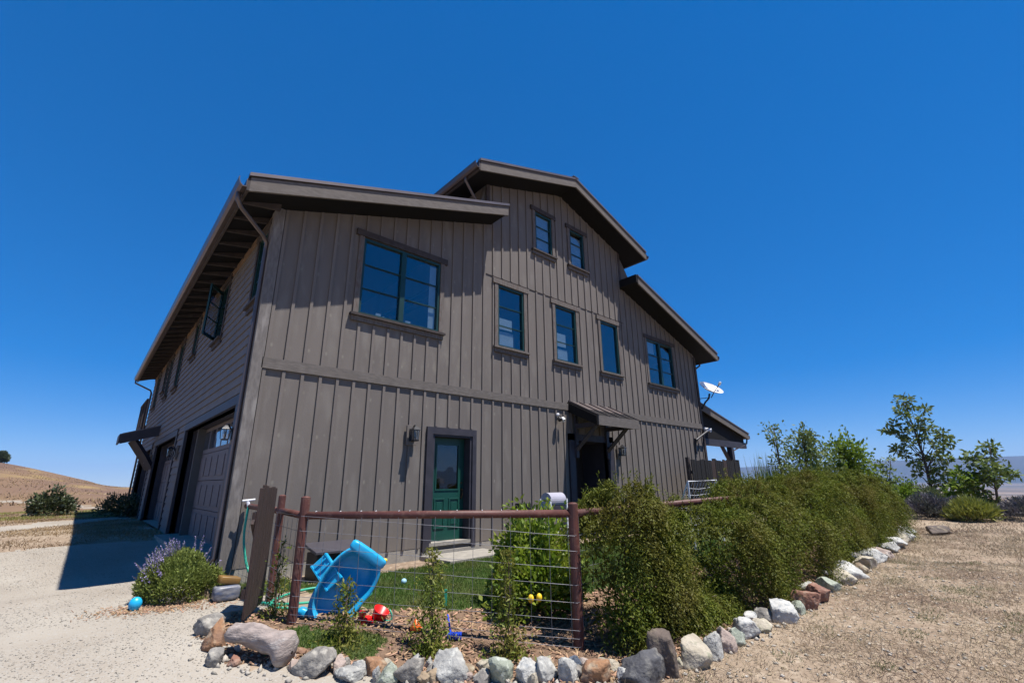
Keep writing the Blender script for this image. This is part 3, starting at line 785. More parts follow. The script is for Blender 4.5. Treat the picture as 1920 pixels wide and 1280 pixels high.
for xa in (7.9, 9.24):
    MB().tube([(xa, -.06, 2.30), (xa, -.30, 2.50), (xa, -.80, 2.93)], .062, 4).build('brace', dark_trim, cnp)
    MB().box(xa-.05, xa+.05, -.10, -.05, 2.1, 3.2).box(xa-.05, xa+.05, -.92, -.1, 2.86, 2.98).build('bracket', dark_trim, cnp)

# garage doors ---------------------------------------------------------------
for gi, (ya, yb, zl, zh) in enumerate(S_GAR):
    mb = MB()
    xd = .30
    mb.box(-.045, -.001, ya-.14, ya, .35, zh).box(-.045, -.001, yb, yb+.14, .35, zh).box(-.05, -.001, ya-.16, yb+.16, zh, zh+.16)
    mb.box(-.001, xd+.06, ya-.05, ya, .3, zh).box(-.001, xd+.06, yb, yb+.05, .3, zh).box(-.001, xd+.06, ya, yb, zh, zh+.05)
    gfr = mb.build('garage_opening', dark_trim, house)
    rows = 4
    z0 = .42
    hgt = (zh-z0)/rows
    for q in range(rows):
        mb = MB()
        mb.box(xd, xd+.045, ya+.002, yb-.002, z0+hgt*q+.006, z0+hgt*(q+1)-.006)
        gp = mb.build('garage_panel', garage_m, house)
        ncell = 8
        for c in range(ncell):
            ca = ya+(yb-ya)*c/ncell+.06; cb = ya+(yb-ya)*(c+1)/ncell-.06
            za, zb = z0+hgt*q+.09, z0+hgt*(q+1)-.09
            if q == rows-1:
                MB().box(xd-.012, xd-.001, ca, cb, za, zb).build('pane', pane_blue, gp)
            else:
                m2 = MB().box(xd-.014, xd-.001, ca, cb, za, zb)
                m2.build('raised_panel', garage_m, gp, bevel=.01)
    MB().box(-.25, .34, ya, yb, .2, .44).build('garage_apron', concrete, house)
# awning on the pillar between the second and third garage doors
awn = MB().add([(0, 11.75, 3.46), (-1.0, 11.75, 3.12), (-1.0, 13.0, 3.12), (0, 13.0, 3.46), (0, 11.75, 3.50), (-1.0, 11.75, 3.16), (-1.0, 13.0, 3.16), (0, 13.0, 3.50)],
               [(0, 1, 2, 3), (4, 7, 6, 5), (0, 4, 5, 1), (1, 5, 6, 2), (2, 6, 7, 3), (3, 7, 4, 0)]).build('side_awning', metal_roof, house)
MB().prism([(0, 3.46), (-1.0, 3.12), (-1.0, 2.82), (0, 3.14)], lambda p, t: (p[0]-.002, t, p[1]), 11.68, 11.75).build('rake_board', dark_trim, awn)
MB().box(-1.045, -1.0, 11.70, 13.0, 2.86, 3.14).build('fascia', dark_trim, awn)
for yy in (11.8, 12.9):
    MB().tube([(-.03, yy, 2.05), (-.25, yy, 2.42), (-.66, yy, 3.0)], .10, 4).build('brace', dark_trim, awn)

# roofs -----------------------------------------------------------------------
def roof(xa, xb, zf, y0, y1, name, label):
    """shed slope: soffit deck, metal sheets with seams, fascias"""
    dz = .17
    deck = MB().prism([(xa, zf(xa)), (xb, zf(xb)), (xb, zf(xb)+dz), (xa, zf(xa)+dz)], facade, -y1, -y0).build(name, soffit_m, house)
    deck['label'] = label
    d = 1 if xb > xa else -1
    lo = min(xa, xb); hi = max(xa, xb)
    # rake fascia on the front
    MB().prism([(xa, zf(xa)-.05), (xb, zf(xb)-.05), (xb, zf(xb)+dz+.03), (xa, zf(xa)+dz+.03)], facade, -y0+.001, -y0+.045).build('rake_fascia', timber, deck)
    # drip edge (metal) in front of the sheets
    MB().prism([(lo-.03, zf(lo)+dz+.038), (hi+.005, zf(hi)+dz+.038), (hi+.005, zf(hi)+dz+.10), (lo-.03, zf(lo)+dz+.10)], facade, -y0-.03, -y0+.075).build('drip_edge', metal_roof, deck)
    n = int(round((y1-y0)/.45))
    mbs = MB()
    for i in range(n):
        a, b = y0+.03+(y1-y0-.03)*i/n, y0+.03+(y1-y0-.03)*(i+1)/n
        MB().prism([(lo-.03, zf(lo)+dz+.04), (hi, zf(hi)+dz+.04), (hi, zf(hi)+dz+.052), (lo-.03, zf(lo)+dz+.052)], facade, -b+.001, -a-.001).build('metal_sheet', metal_roof, deck)
        mbs.prism([(lo-.03, zf(lo)+dz+.052), (hi, zf(hi)+dz+.052), (hi, zf(hi)+dz+.088), (lo-.03, zf(lo)+dz+.088)], facade, -a-.012, -a+.010)
    mbs.build('standing_seam', metal_roof, deck)
    return deck
Y1 = DEPTH+.42
rl = roof(-.60, 4.80, zs_left, -E, Y1, 'left_wing_roof', 'low shed roof of the left wing, rising to the right')
# the piece of overhang that runs past the gable wall
MB().prism([(4.80, zs_left(4.80)), (4.97, zs_left(4.97)), (4.97, zs_left(4.97)+.2), (4.80, zs_left(4.80)+.2)], facade, .003, E-.001).build('overhang_end', soffit_m, rl)
MB().prism([(4.80, zs_left(4.80)-.05), (4.97, zs_left(4.97)-.05), (4.97, zs_left(4.97)+.2), (4.80, zs_left(4.80)+.2)], facade, E+.001, E+.044).build('rake_fascia', timber, rl)
MB().prism([(4.80, zs_left(4.80)+.208), (4.99, zs_left(4.99)+.208), (4.99, zs_left(4.99)+.27), (4.80, zs_left(4.80)+.27)], facade, .003, E+.074).build('drip_edge', metal_roof, rl)
rgl = roof(4.08, 7.72, zs_gab, -E, Y1, 'gable_roof', 'left slope of the tall gable roof')
rgr = roof(7.72, 11.32, zs_gab, -E, Y1, 'gable_roof', 'right slope of the tall gable roof')
rr = roof(10.67, 15.86, zs_right, -E, Y1, 'right_wing_roof', 'low shed roof of the right wing, falling to the right')
MB().prism([(10.56, zs_right(10.56)-.05), (10.67, zs_right(10.67)-.05), (10.67, zs_right(10.67)+.22), (10.56, zs_right(10.56)+.22)], facade, .003, E+.044).build('overhang_end', soffit_m, rr)
MB().box(7.60, 7.84, -E-.075, Y1, zs_gab(7.72)+.275, zs_gab(7.72)+.30).build('ridge_cap', metal_roof, rgl)
# eave fascias, rafters, gutters
def eave(deck, x, zz, sgn, y0, y1, drop=.05):
    MB().box(min(x, x+sgn*.04), max(x, x+sgn*.04), y0-.045, y1, zz-drop, zz+.17).build('eave_fascia', trim_brown, deck)
    gxx = x+sgn*.042
    prof = [(0, .15), (0, .0), (.06, -.01), (.10, .03), (.125, .10), (.125, .15), (.113, .15), (.113, .10), (.09, .042), (.055, .008), (.012, .015), (.012, .15)]
    MB().prism([(gxx+sgn*p[0], zz+.0+p[1]) for p in prof], facade, -y1, -y0+.05).build('gutter', gutter_m, deck)
eave(rl, -.60, zs_left(-.60), -1, -E, Y1)
eave(rgl, 4.08, zs_gab(4.08), -1, -E, Y1)
eave(rgr, 11.32, zs_gab(11.32), 1, -E, Y1)
eave(rr, 15.86, zs_right(15.86), 1, -E, Y1)
for k in range(31):
    y = -.2+.6*k
    MB().prism([(-.585, zs_left(-.585)-.035), (.0, zs_left(0)-.13), (.0, zs_left(0)-.002), (-.585, zs_left(-.585)-.002)], facade, -y-.022, -y+.022).build('rafter', trim_brown, rl)
MB().box(-.035, -.006, .14, DEPTH, 6.03, 6.17).build('frieze_board', pr('frieze_wood', (0.20, 0.125, 0.07), (0.13, 0.08, 0.05), rough=0.8, scale=4, stretch=(1, .4, 1)), rl)
# soffit bead on the front walls
# downspouts
MB().tube([(-.70, -.45, 6.05), (-.70, -.45, 5.92), (-.62, -.38, 5.84), (-.15, .02, 5.66), (-.075, .09, 5.58), (-.075, .09, 5.4), (-.075, .09, .5), (-.16, .09, .36)], .036, 8).build('downspout', gutter_m, rl, smooth=True)
MB().tube([(4.0, -.2, zs_gab(4.08)-.02), (4.0, -.18, zs_gab(4.08)-.1), (4.68, .05, 8.25), (4.74, .1, 8.15), (4.74, .1, 7.95)], .034, 8).build('downspout', gutter_m, rgl, smooth=True)
MB().tube([(15.95, .1, 6.0), (15.95, .1, 5.9), (15.6, .12, 5.72), (15.4, .13, 5.66), (15.36, .13, 5.5), (15.36, .13, .3)], .034, 8).build('downspout', gutter_m, rr, smooth=True)
MB().tube([(-.70, 18.2, 6.05), (-.70, 18.2, 5.92), (-.12, 18.0, 5.62), (-.075, 17.95, 5.5), (-.075, 17.95, .5)], .036, 8).build('downspout', gutter_m, rl, smooth=True)
MB().tube([(11.4, .5, zs_gab(11.32)), (11.4, .5, zs_gab(11.32)-.12), (10.75, .4, zs_gab(11.32)-.25), (10.72, .4, 8.2)], .034, 8).build('downspout', gutter_m, rgr, smooth=True)
# floor deck behind the far corner: posts and rail at the back-left of the house
bk = MB().box(-.14, .1, 18.3, 21.5, 3.9, 4.1).build('rear_balcony', trim_brown, house)
for yy in (18.6, 20.0, 21.4): MB().box(-.14, -.04, yy-.05, yy+.05, 3.8, 5.25).build('post', trim_brown, bk)
MB().box(-.15, -.03, 18.4, 21.5, 5.25, 5.31).build('rail', trim_brown, bk)
for k in range(18): MB().box(-.11, -.07, 18.5+.165*k, 18.54+.165*k, 4.1, 5.25).build('baluster', trim_brown, bk)
# lean-to porch on the right side
def lz(x): return 4.10-(x-15.32)*.222
lt = MB().prism([(15.32, lz(15.32)), (19.4, lz(19.4)), (19.4, lz(19.4)+.1), (15.32, lz(15.32)+.1)], facade, -9.0, -.02).build('porch_roof', soffit_m, house)
MB().prism([(15.34, lz(15.34)-.03), (19.42, lz(19.42)-.03), (19.42, lz(19.42)+.2), (15.34, lz(15.34)+.2)], facade, -.019, .025).build('rake_fascia', timber, lt)
MB().prism([(15.34, lz(15.34)+.205), (19.46, lz(19.46)+.205), (19.46, lz(19.46)+.25), (15.34, lz(15.34)+.25)], facade, -9.05, .05).build('metal_sheet', metal_roof, lt)
MB().box(19.42, 19.55, -.02, 9, lz(19.42), lz(19.42)+.14).build('gutter', gutter_m, lt)
MB().box(15.33, 19.3, .08, .25, 2.78, 3.02).build('beam', dark_trim, lt)
MB().prism([(15.33, 3.02), (19.2, 3.02), (19.2, lz(19.2)), (15.33, lz(15.33))], facade, -.2, -.13).build('gable_infill', soffit_m, lt)
MB().box(17.75, 17.95, .07, .27, -.1, 2.78).build('post', dark_trim, lt)
MB().tube([(17.8, .17, 2.05), (17.1, .17, 2.8)], .085, 4).build('brace', dark_trim, lt)
MB().tube([(19.5, .1, lz(19.4)), (19.4, .1, 3.0), (18.0, .12, 2.65), (17.98, .12, .2)], .035, 6).build('downspout', gutter_m, lt)
MB().box(17.75, 17.95, 8.0, 8.2, -.1, 2.9).build('post', dark_trim, lt)

# wall fittings: lanterns, floodlights, camera, dish ------------------------------
def lantern(loc, out, label, s=1.0):
    """loc on wall, out = unit vector away from the wall"""
    t = thing('wall_lantern', label, 'lantern', loc, 'wall lanterns of the house')
    o_ = Vector(out); sd = Vector((-o_.y, o_.x, 0)); L = Vector(loc); zv = Vector((0, 0, 1))
    MB().obox(L+o_*.022, sd*.11*s, o_*.02, zv*.19*s).build('mounting_block', batten_paint, t, bevel=.004)
    MB().obox(L+o_*.05, sd*.06*s, o_*.008, zv*.12*s).build('back_plate', black_metal, t)
    c = L+o_*.17*s
    MB().tube([L+o_*.05+zv*.05*s, L+o_*.10+zv*.17*s, c+zv*.19*s, c+zv*.13*s], .012*s, 6).build('arm', black_metal, t, smooth=True)
    MB().lathe([(.03*s, .16*s), (.10*s, .105*s), (.112*s, .09*s), (.095*s, .085*s), (.0, .088*s)], c, 4).build('lamp_roof', black_metal, t)
    MB().lathe([(.068*s, -.10*s), (.082*s, .085*s)], c, 4).build('glass', lamp_glass, t)
    mb = MB()
    u_ = o_.orthogonal().normalized()
    for k in range(4):
        tt = math.pi/2*k
        d0 = Vector((math.cos(tt), math.sin(tt), 0))
        mb.tube([c+d0*.072*s-zv*.10*s, c+d0*.088*s+zv*.09*s], .007*s, 4)
    mb.lathe([(.075*s, -.125*s), (.08*s, -.10*s), (.0, -.10*s)], c, 4)
    mb.build('cage', black_metal, t)
    MB().lathe([(.012*s, -.09*s), (.022*s, -.02*s), (.014*s, .04*s), (0, .05*s)], c, 8).build('bulb', interior, t, smooth=True)
    return t
lantern((2.93, -.036, 2.40), (0, -1, 0), 'black glass lantern on the front wall left of the green door')
lantern((9.80, -.036, 2.32), (0, -1, 0), 'black lantern on the front wall right of the porch canopy')
lantern((-.05, .24, 2.27), (-1, 0, 0), 'square lantern beside the nearest garage door, by the house corner', .8)
lantern((-.03, 6.4, 2.30), (-1, 0, 0), 'square lantern on the pillar between the first and second garage doors', .9)
lantern((-.03, 12.3, 2.36), (-1, 0, 0), 'small square lantern below the side awning, farthest along the garage wall', .9)
fl = thing('floodlight', 'twin-headed grey floodlight under the belt board left of the porch canopy', 'floodlight', (7.22, -.04, 3.15))
MB().lathe([(.05, 0), (.05, .03), (.02, .05)], (7.22, -.037, 3.17), 12, (0, -1, 0)).build('base', grey_plastic, fl)
for sx in (-.05, .07):
    MB().tube([(7.22, -.08, 3.16), (7.22+sx, -.12, 3.10)], .012, 6).build('arm', black_metal, fl)
    MB().lathe([(.02, .0), (.05, .03), (.06, .11), (.055, .115), (0, .09)], (7.22+sx, -.11, 3.10), 12, (sx*2, -.6, -.7)).build('lamp_head', grey_plastic if sx > 0 else black_metal, fl)
cm = thing('security_light', 'white twin security light on the right front corner of the house', 'security light', (15.36, -.05, 3.30))
MB().box(15.30, 15.40, -.10, -.045, 3.24, 3.40).build('base', white_plastic, cm)
for sx in (-.10, .10): MB().lathe([(.02, 0), (.06, .04), (.075, .13), (.07, .14), (0, .1)], (15.37+sx, -.10, 3.33), 12, (sx*3, -1, -.35)).build('lamp_head', white_plastic, cm)
hk = thing('bracket_pipe', 'dark slanted pipe bracket on the front wall near its right corner', 'bracket', (14.6, -.03, 2.9))
MB().tube([(14.5, -.04, 2.72), (14.5, -.1, 2.9), (15.2, -.22, 3.24)], .035, 8).build('pipe', black_metal, hk)
MB().box(14.46, 14.54, -.07, -.037, 2.4, 2.95).build('plate', black_metal, hk)

ds = thing('satellite_dish', 'white satellite dish on a curved mast at the right corner of the house', 'satellite dish', (15.36, -.06, 4.15))
MB().tube([(15.36, -.05, 4.1), (15.55, -.12, 4.36), (15.72, -.2, 4.52), (15.78, -.22, 4.70)], .035, 8).build('mast', black_metal, ds, smooth=True)
MB().tube([(15.38, .05, 4.5), (15.74, -.18, 4.55)], .014, 6).build('stay', black_metal, ds)
ax = Vector((-.16, -.55, .72)).normalized()
cen = Vector((15.80, -.25, 4.83))
prof = [(.02+.44*i/9, .13*(i/9)**2) for i in range(10)]
mb = MB(); mb.lathe([(0.001, .0)]+prof+[(.465, .135), (.46, .145)]+[(r, h+.012) for r, h in prof[::-1]]+[(0.001, .012)], cen, 28, ax)
mb.build('reflector', white_plastic, ds, smooth=True)
tip = cen+ax*.34+Vector((.34, -.10, .02))
lowp = cen-Vector((0, 0, 1)).cross(ax).cross(ax)*0-Vector((0, 0, .30))+ax*.02
MB().tube([lowp, cen+ax*.2+Vector((.12, 0, -.22)), tip], .018, 6).build('feed_arm', black_metal, ds)
MB().lathe([(.03, 0), (.05, .03), (.05, .12), (.03, .16)], tip+ax*.05, 10, -ax).build('feed_horn', grey_plastic, ds)

# concrete door step
stp = MB().add([(3.25, -.06, .05), (4.75, -.06, .05), (4.75, -.78, .05), (3.35, -.9, .05), (3.25, -.06, .20), (4.75, -.06, .20), (4.75, -.78, .19), (3.35, -.9, .19)],
               [(0, 1, 2, 3), (4, 7, 6, 5), (0, 4, 5, 1), (1, 5, 6, 2), (2, 6, 7, 3), (3, 7, 4, 0)]).build('door_step', concrete, origin=(4, -.4, .05), bevel=.01)
tag(stp, 'pale concrete slab on the ground in front of the green door', 'door step')

# ------------------------------------------------------------------ yard fence
PL, PR, PS = Vector((.18, -2.6, 0)), Vector((2.3, -4.68, 0)), Vector((.27, -1.46, 0))
for p in (PL, PR, PS): p.z = gz(p.x, p.y)
RAIL = 1.17
fence = thing('wire_fence', 'red-brown pipe fence with welded wire mesh around the lawn', 'fence', tuple(PL))
def zvec(z): return Vector((0, 0, z))
for p, top, rad in ((PL, 1.36, .050), (PR, 1.27, .055), (PS, 1.36, .045)):
    q = MB().tube([Vector((p.x, p.y, p.z-.2)), Vector((p.x, p.y, top))], rad, 14).build('post', rust_steel, fence, smooth=False)
    MB().lathe([(rad*.98, 0), (rad*.6, .012), (0, .016)], (p.x, p.y, top), 14).build('cap', rust_steel, q)
far_end = Vector((14.9, -4.45, 0)); far_end.z = gz(14.9, -4.45)
def rail(a, b, za, zb, r=.041):
    return MB().tube([Vector((a.x, a.y, za)), Vector((b.x, b.y, zb))], r, 14).build('rail', rust_steel, fence, smooth=True)
rail(PL, PR, RAIL, RAIL); rail(PS, PL, RAIL+.005, RAIL, .039)
rail(PS, Vector((.2, -.07, 0)), RAIL+.005, RAIL+.03, .039)
rail(PR, far_end, RAIL, RAIL+.12)
for x in (6.6, 9.4, 12.2, 14.9):
    yy = -4.68+(x-2.3)*(.23/12.6)
    MB().tube([Vector((x, yy, -.3)), Vector((x, yy, RAIL+.16))], .06, 12).build('post', rust_steel, fence)
# mesh wires, each one its own piece
def mesh_panel(a, b, top, nvert, hts, wob=.004):
    d = b-a
    for hz in hts:
        pts = [Vector((a.x+d.x*t, a.y+d.y*t, a.z+d.z*t+hz))+Vector((0, 0, random.uniform(-wob, wob))) for t in np.linspace(0, 1, 9)]
        MB().tube(pts, .0023, 5).build('wire', wire_m, fence)
    for k in range(nvert+1):
        t = (k+.35)/(nvert+.7)
        p = a+d*t
        lean = random.uniform(-.008, .008)
        MB().tube([Vector((p.x, p.y, p.z+hts[0])), Vector((p.x+lean, p.y, top))], .0023, 5).build('wire', wire_m, fence)
offs = Vector((-.045, -.05, 0))
H9 = [.03, .10, .17, .27, .42, .58, .74, .90, 1.05]
mesh_panel(PL+offs, PR+offs, RAIL-.02, 14, H9)
mesh_panel(PS+Vector((-.05, 0, 0)), PL+Vector((-.05, 0, 0)), RAIL-.02, 5, H9)
mesh_panel(Vector((.2, -.09, .12)), PS+Vector((0, .05, 0)), RAIL-.02, 7, H9)
mesh_panel(PR+offs, Vector((5.3, -4.68, -.08)), RAIL-.02, 14, H9)
# tie wires on the rail
mb = MB()
for k in range(13):
    t = (k+.5+random.uniform(-.35, .35))/13
    p = PL.lerp(PR, t)
    c = Vector((p.x, p.y, RAIL))
    ring = [c+Vector((-.66*math.cos(q)*.0, 0, 0))+Vector((-.70, -.71, 0))*.045*math.cos(q)+zvec(.045*math.sin(q)) for q in np.linspace(0, 2*math.pi, 13)]
    mb.tube(ring[2:9], .0032, 5)
mb.build('tie_wire', white_plastic, fence)

# board gate standing open between the two posts
gate = thing('board_gate', 'dark wooden board gate standing open at the left end of the fence', 'gate', (-.06, -1.98, .12))
H0 = Vector((.15, -1.62, .12)); gd_ = Vector((-.45, -.893, 0)).normalized(); gn = Vector((-gd_.y, gd_.x, 0))
for k in range(7):
    hh = 1.30+random.uniform(-.025, .02)
    c = H0+gd_*(.05+.118*k+.055)+zvec(.06+hh/2)
    MB().obox(c, gd_*.054, gn*(.012), zvec(hh/2)).build('board', gate_wood, gate, bevel=.004)
for hz in (.3, 1.05):
    MB().obox(H0+gd_*.46+zvec(hz)-gn*.032, gd_*.41, gn*.018, zvec(.045)).build('cross_rail', gate_wood, gate)
MB().obox(H0+gd_*.46+zvec(.68)-gn*.032, (gd_*.42+zvec(.33)), gn*.015, (zvec(.9)-gd_*.7).normalized()*.04).build('brace', gate_wood, gate)

dark_wood = pr('black_stained_wood', (0.010, 0.008, 0.009), (0.006, 0.005, 0.006), rough=.8, scale=8, stretch=(5, 5, .7), bump=.2)
# board fence by the right corner of the house
bf = thing('board_fence', 'dark board privacy fence at the right front corner of the house', 'fence', (14.2, -.9, 0))
for k in range(24):
    xa = 12.35+.148*k
    hh = 2.12+.002*k+random.uniform(-.03, .03)
    MB().box(xa, xa+.135, -.92+random.uniform(-.006, .006), -.895, .02, hh).build('board', dark_wood if k not in (9, 10, 15, 16) else gate_wood, bf)
for hz in (.5, 1.7): MB().box(12.35, 15.9, -.893, -.85, hz, hz+.09).build('rail', gate_wood, bf)
for xa in (12.3, 14.1, 15.85): MB().box(xa, xa+.1, -.85, -.75, -.1, 2.2).build('post', trim_brown, bf)

# ------------------------------------------------------------------ objects in the yard
def ellipsoid(mb, c, r, n=14, m=9, pw=1.0, M=None):
    c = Vector(c); v = []; f = []
    def sp(x, e): return math.copysign(abs(x)**e, x)
    for i in range(m+1):
        ph = -math.pi/2+math.pi*i/m
        for k in range(n):
            t = 2*math.pi*k/n
            p = Vector((r[0]*sp(math.cos(ph), pw)*sp(math.cos(t), pw), r[1]*sp(math.cos(ph), pw)*sp(math.sin(t), pw), r[2]*sp(math.sin(ph), pw)))
            if M is not None: p = M @ p
            v.append(c+p)
    for i in range(m):
        for k in range(n):
            f.append((i*n+k, i*n+(k+1) % n, (i+1)*n+(k+1) % n, (i+1)*n+k))
    return mb.add(v, f)

# blue toy tray tipped on its side
rc = Vector((.743, -.669, 0))
e1 = (rc*.55+zvec(.83)+Vector((.10, .10, 0))).normalized()
nn = (Vector((.14, -.78, .60))); nn = (nn-e1*nn.dot(e1)).normalized()
e2 = nn.cross(e1).normalized()
TC = Vector((.70, -2.64, .40))
toy = thing('toy_play_tray', 'big bright blue plastic play tray tipped on its side behind the wire fence', 'toy', (.75, -2.35, .08))
def tray():
    n = 48
    a_, b_ = .44, .285
    rings = [(0.0, -.13, 0), (.45, -.135, 0), (.80, -.125, 0), (.90, -.09, 0), (.93, .02, 0), (1.0, .05, 0), (1.01, .075, 0), (.98, .085, 0), (.90, .075, 0), (.84, .03, 1), (.76, -.09, 1), (.62, -.125, 1), (.45, -.13, 1), (.28, -.125, 1), (.12, -.12, 1)]
    v = []; f = []
    for (s, hgt, ins) in rings:
        for k in range(n):
            t = 2*math.pi*k/n
            cx = math.copysign(abs(math.cos(t))**.75, math.cos(t)); cy = math.copysign(abs(math.sin(t))**.75, math.sin(t))
            tap = .95+.05*cx if cx < 0 else 1.0
            x = a_*cx*s; y = b_*cy*s*tap
            h2 = hgt
            if ins:
                h2 += .11*math.exp(-((x-.02)/.09)**2-((y+.03)/.14)**2)+.05*math.exp(-((x+.21)/.08)**2-((y-.05)/.11)**2)
            v.append(TC+e1*x+e2*y+nn*h2)
    for i in range(len(rings)-1):
        for k in range(n): f.append((i*n+k, i*n+(k+1) % n, (i+1)*n+(k+1) % n, (i+1)*n+k))
    f.append(tuple((len(rings)-1)*n+k for k in range(n)))
    return MB().add(v, f)
tray().build('tray', blue_plastic, toy, smooth=True)
# moulded end shell at the top and foot at the bottom
mb = MB(); Mx = Matrix((e1, e2, nn)).transposed()
ellipsoid(mb, TC+e1*.40+nn*.04, (.06, .235, .065), 18, 10, .45, Mx); mb.build('end_shell', blue_plastic, toy, smooth=True)
mb = MB(); ellipsoid(mb, TC-e1*.41-nn*.02-rc*.06, (.07, .22, .06), 16, 10, .5, Mx); mb.build('foot', blue_plastic, toy, smooth=True)
pd = (rc*.62-zvec(.76)-Vector((.05, .2, 0))).normalized(); pw_ = (rc*.74+zvec(.66)+Vector((0, .1, 0))); pw_ = (pw_-pd*pw_.dot(pd)).normalized(); pn = pd.cross(pw_)
PC = TC-rc*.235+zvec(.155)-Vector((.0, .05, 0))
pb = MB().obox(PC, pd*.17, pw_*.098, pn*.014).build('step_panel', blue_plastic, toy, bevel=.01)
for q in (-.12, -.05, .02, .09):
    MB().obox(PC+pd*q+pn*.024, pd*.008, pw_*.075, pn*.008).obox(PC+pd*q-pn*.022, pd*.008, pw_*.075, pn*.008).build('rib', blue_plastic, pb)
for sg in (-1, 1): MB().obox(PC+pw_*.095*sg, pd*.17, pw_*.008, pn*.03).build('flange', blue_plastic, pb)

tb = thing('toy_bucket', 'small red toy bucket with a green handle beside the blue tray', 'toy bucket', (.95, -2.94, .03))
axb = Vector((.25, -.4, .85)).normalized()
MB().lathe([(.001, .01), (.055, .0), (.085, .13), (.09, .15), (.083, .15), (.052, .015), (.001, .014)], (.95, -2.94, .05), 18, axb).build('bucket', red_plastic, tb, smooth=True)
MB().tube([Vector((.95, -2.94, .05))+axb*.15+rc*.085*math.cos(q)+Vector((.05, -.05, -.10))*math.sin(q)*1.1 for q in np.linspace(0, math.pi, 12)], .009, 6).build('handle', hose_m, tb, smooth=True)
tt_ = thing('toy_truck', 'low red plastic toy on small wheels between the blue tray and the red bucket', 'toy', (.9, -2.86, .06))
MB().box(.76, .90, -2.98, -2.89, .08, .13).build('body', red_plastic, tt_, bevel=.015)
MB().box(.77, .82, -2.975, -2.895, .132, .19).build('cab', red_plastic, tt_, bevel=.012)
for wx in (.785, .875):
    for wy in (-3.0, -2.87): MB().lathe([(.001, 0), (.03, 0), (.03, .022), (.001, .022)], (wx, wy-.012, .075), 12, (0, 1, 0)).build('wheel', red_plastic, tt_)
yp = thing('toy_shovel', 'yellow toy scoop sticking out behind the top of the blue tray', 'toy', (1.0, -2.6, .1))
mb = MB(); Mz = Matrix((Vector((.7, -.63, .32)), Vector((.3, .3, -.1)), Vector((-.2, .3, .9)))).transposed()
ellipsoid(mb, (1.11, -2.72, .62), (.055, .04, .032), 14, 8, 1.0, Mz); mb.build('scoop', yellow_plastic, yp, smooth=True)
MB().tube([(1.08, -2.70, .60), (.98, -2.62, .56), (.92, -2.55, .10)], .011, 8).build('handle', yellow_plastic, yp)
oc = thing('toy_spinning_top', 'small orange plastic toy lying on the wood chips inside the fence', 'toy', (1.17, -3.42, gz(1.17, -3.42)))
MB().lathe([(.001, .0), (.055, .01), (.062, .04), (.03, .075), (.018, .11), (.001, .115)], (1.17, -3.42, gz(1.17, -3.42)+.015), 16, (.1, .05, 1)).build('body', orange_plastic, oc, smooth=True)
tr_ = thing('toy_rake', 'small blue toy rake lying on the wood chips near the fence', 'toy rake', (1.46, -3.74, gz(1.46, -3.74)))
zb = gz(1.46, -3.74)
MB().tube([(1.42, -3.70, zb+.04), (1.47, -3.60, zb+.10), (1.50, -3.52, zb+.17)], .011, 8).build('handle', royal_plastic, tr_)
MB().obox((1.44, -3.74, zb+.045), rc*.075, Vector((.02, .02, 0)), zvec(.012)).build('head', royal_plastic, tr_, bevel=.005)
for q in range(6): MB().obox(Vector((1.44, -3.74, zb+.03))+rc*(-.065+.026*q)+Vector((-.02, -.03, 0)), rc*.007, Vector((.012, .015, 0)), zvec(.022)).build('tine', royal_plastic, tr_)
sb = MB(); ellipsoid(sb, (1.98, -1.72, .16), (.04, .04, .04)); sbo = sb.build('small_ball', pr('pale_blue_plastic', (.35, .6, .75), None, rough=.4), smooth=True, origin=(1.98, -1.72, .12))
tag(sbo, 'tiny pale blue ball lying on the lawn', 'ball')
ptg = MB().obox((1.86, -2.95, .16), rc*.016, Vector((.005, .005, 0)), zvec(.09)).build('plant_tag', hose_m, origin=(1.86, -2.95, .07))
tag(ptg, 'small green plastic plant tag standing at the lawn edge', 'plant tag')
ball = MB(); ellipsoid(ball, (-.98, -.70, gz(-.98, -.70)+.068), (.066, .06, .075), 20, 12)
tag(ball.build('blue_ball', blue_plastic, smooth=True, origin=(-.98, -.7, .12)), 'round blue plastic ball on the gravel left of the lavender bush', 'ball')

# black storage box by the wall
bx_ = thing('storage_box', 'black plastic storage box with a tilted lid against the front wall', 'storage box', (1.42, -.5, .12))
MB().box(1.08, 1.76, -.74, -.30, .10, .50).build('box', black_metal, bx_, bevel=.012)
MB().add([(1.03, -.80, .50), (1.80, -.80, .50), (1.80, -.26, .58), (1.03, -.26, .58), (1.03, -.80, .545), (1.80, -.80, .545), (1.80, -.26, .63), (1.03, -.26, .63)],
         [(0, 3, 2, 1), (4, 5, 6, 7), (0, 1, 5, 4), (1, 2, 6, 5), (2, 3, 7, 6), (3, 0, 4, 7)]).build('lid', pr('dark_grey_plastic', (.06, .055, .065), None, rough=.35), bx_, bevel=.01)
# bags beside the lavender
b1 = MB(); ellipsoid(b1, (-.09, -.90, .20), (.15, .11, .085), 20, 12, .38)
tag(b1.build('soil_bag', bag_m, smooth=True, origin=(-.1, -.88, .12)), 'grey and blue printed bag at the bottom of the small pile beside the lavender', 'bag')
b2 = MB(); ellipsoid(b2, (-.07, -.86, .335), (.125, .09, .045), 20, 12, .3, Matrix.Rotation(.2, 3, 'Y'))
tag(b2.build('soil_bag', bag_y, smooth=True, origin=(-.08, -.8, .37)), 'yellow-brown printed bag lying on top of the small pile beside the lavender', 'bag')

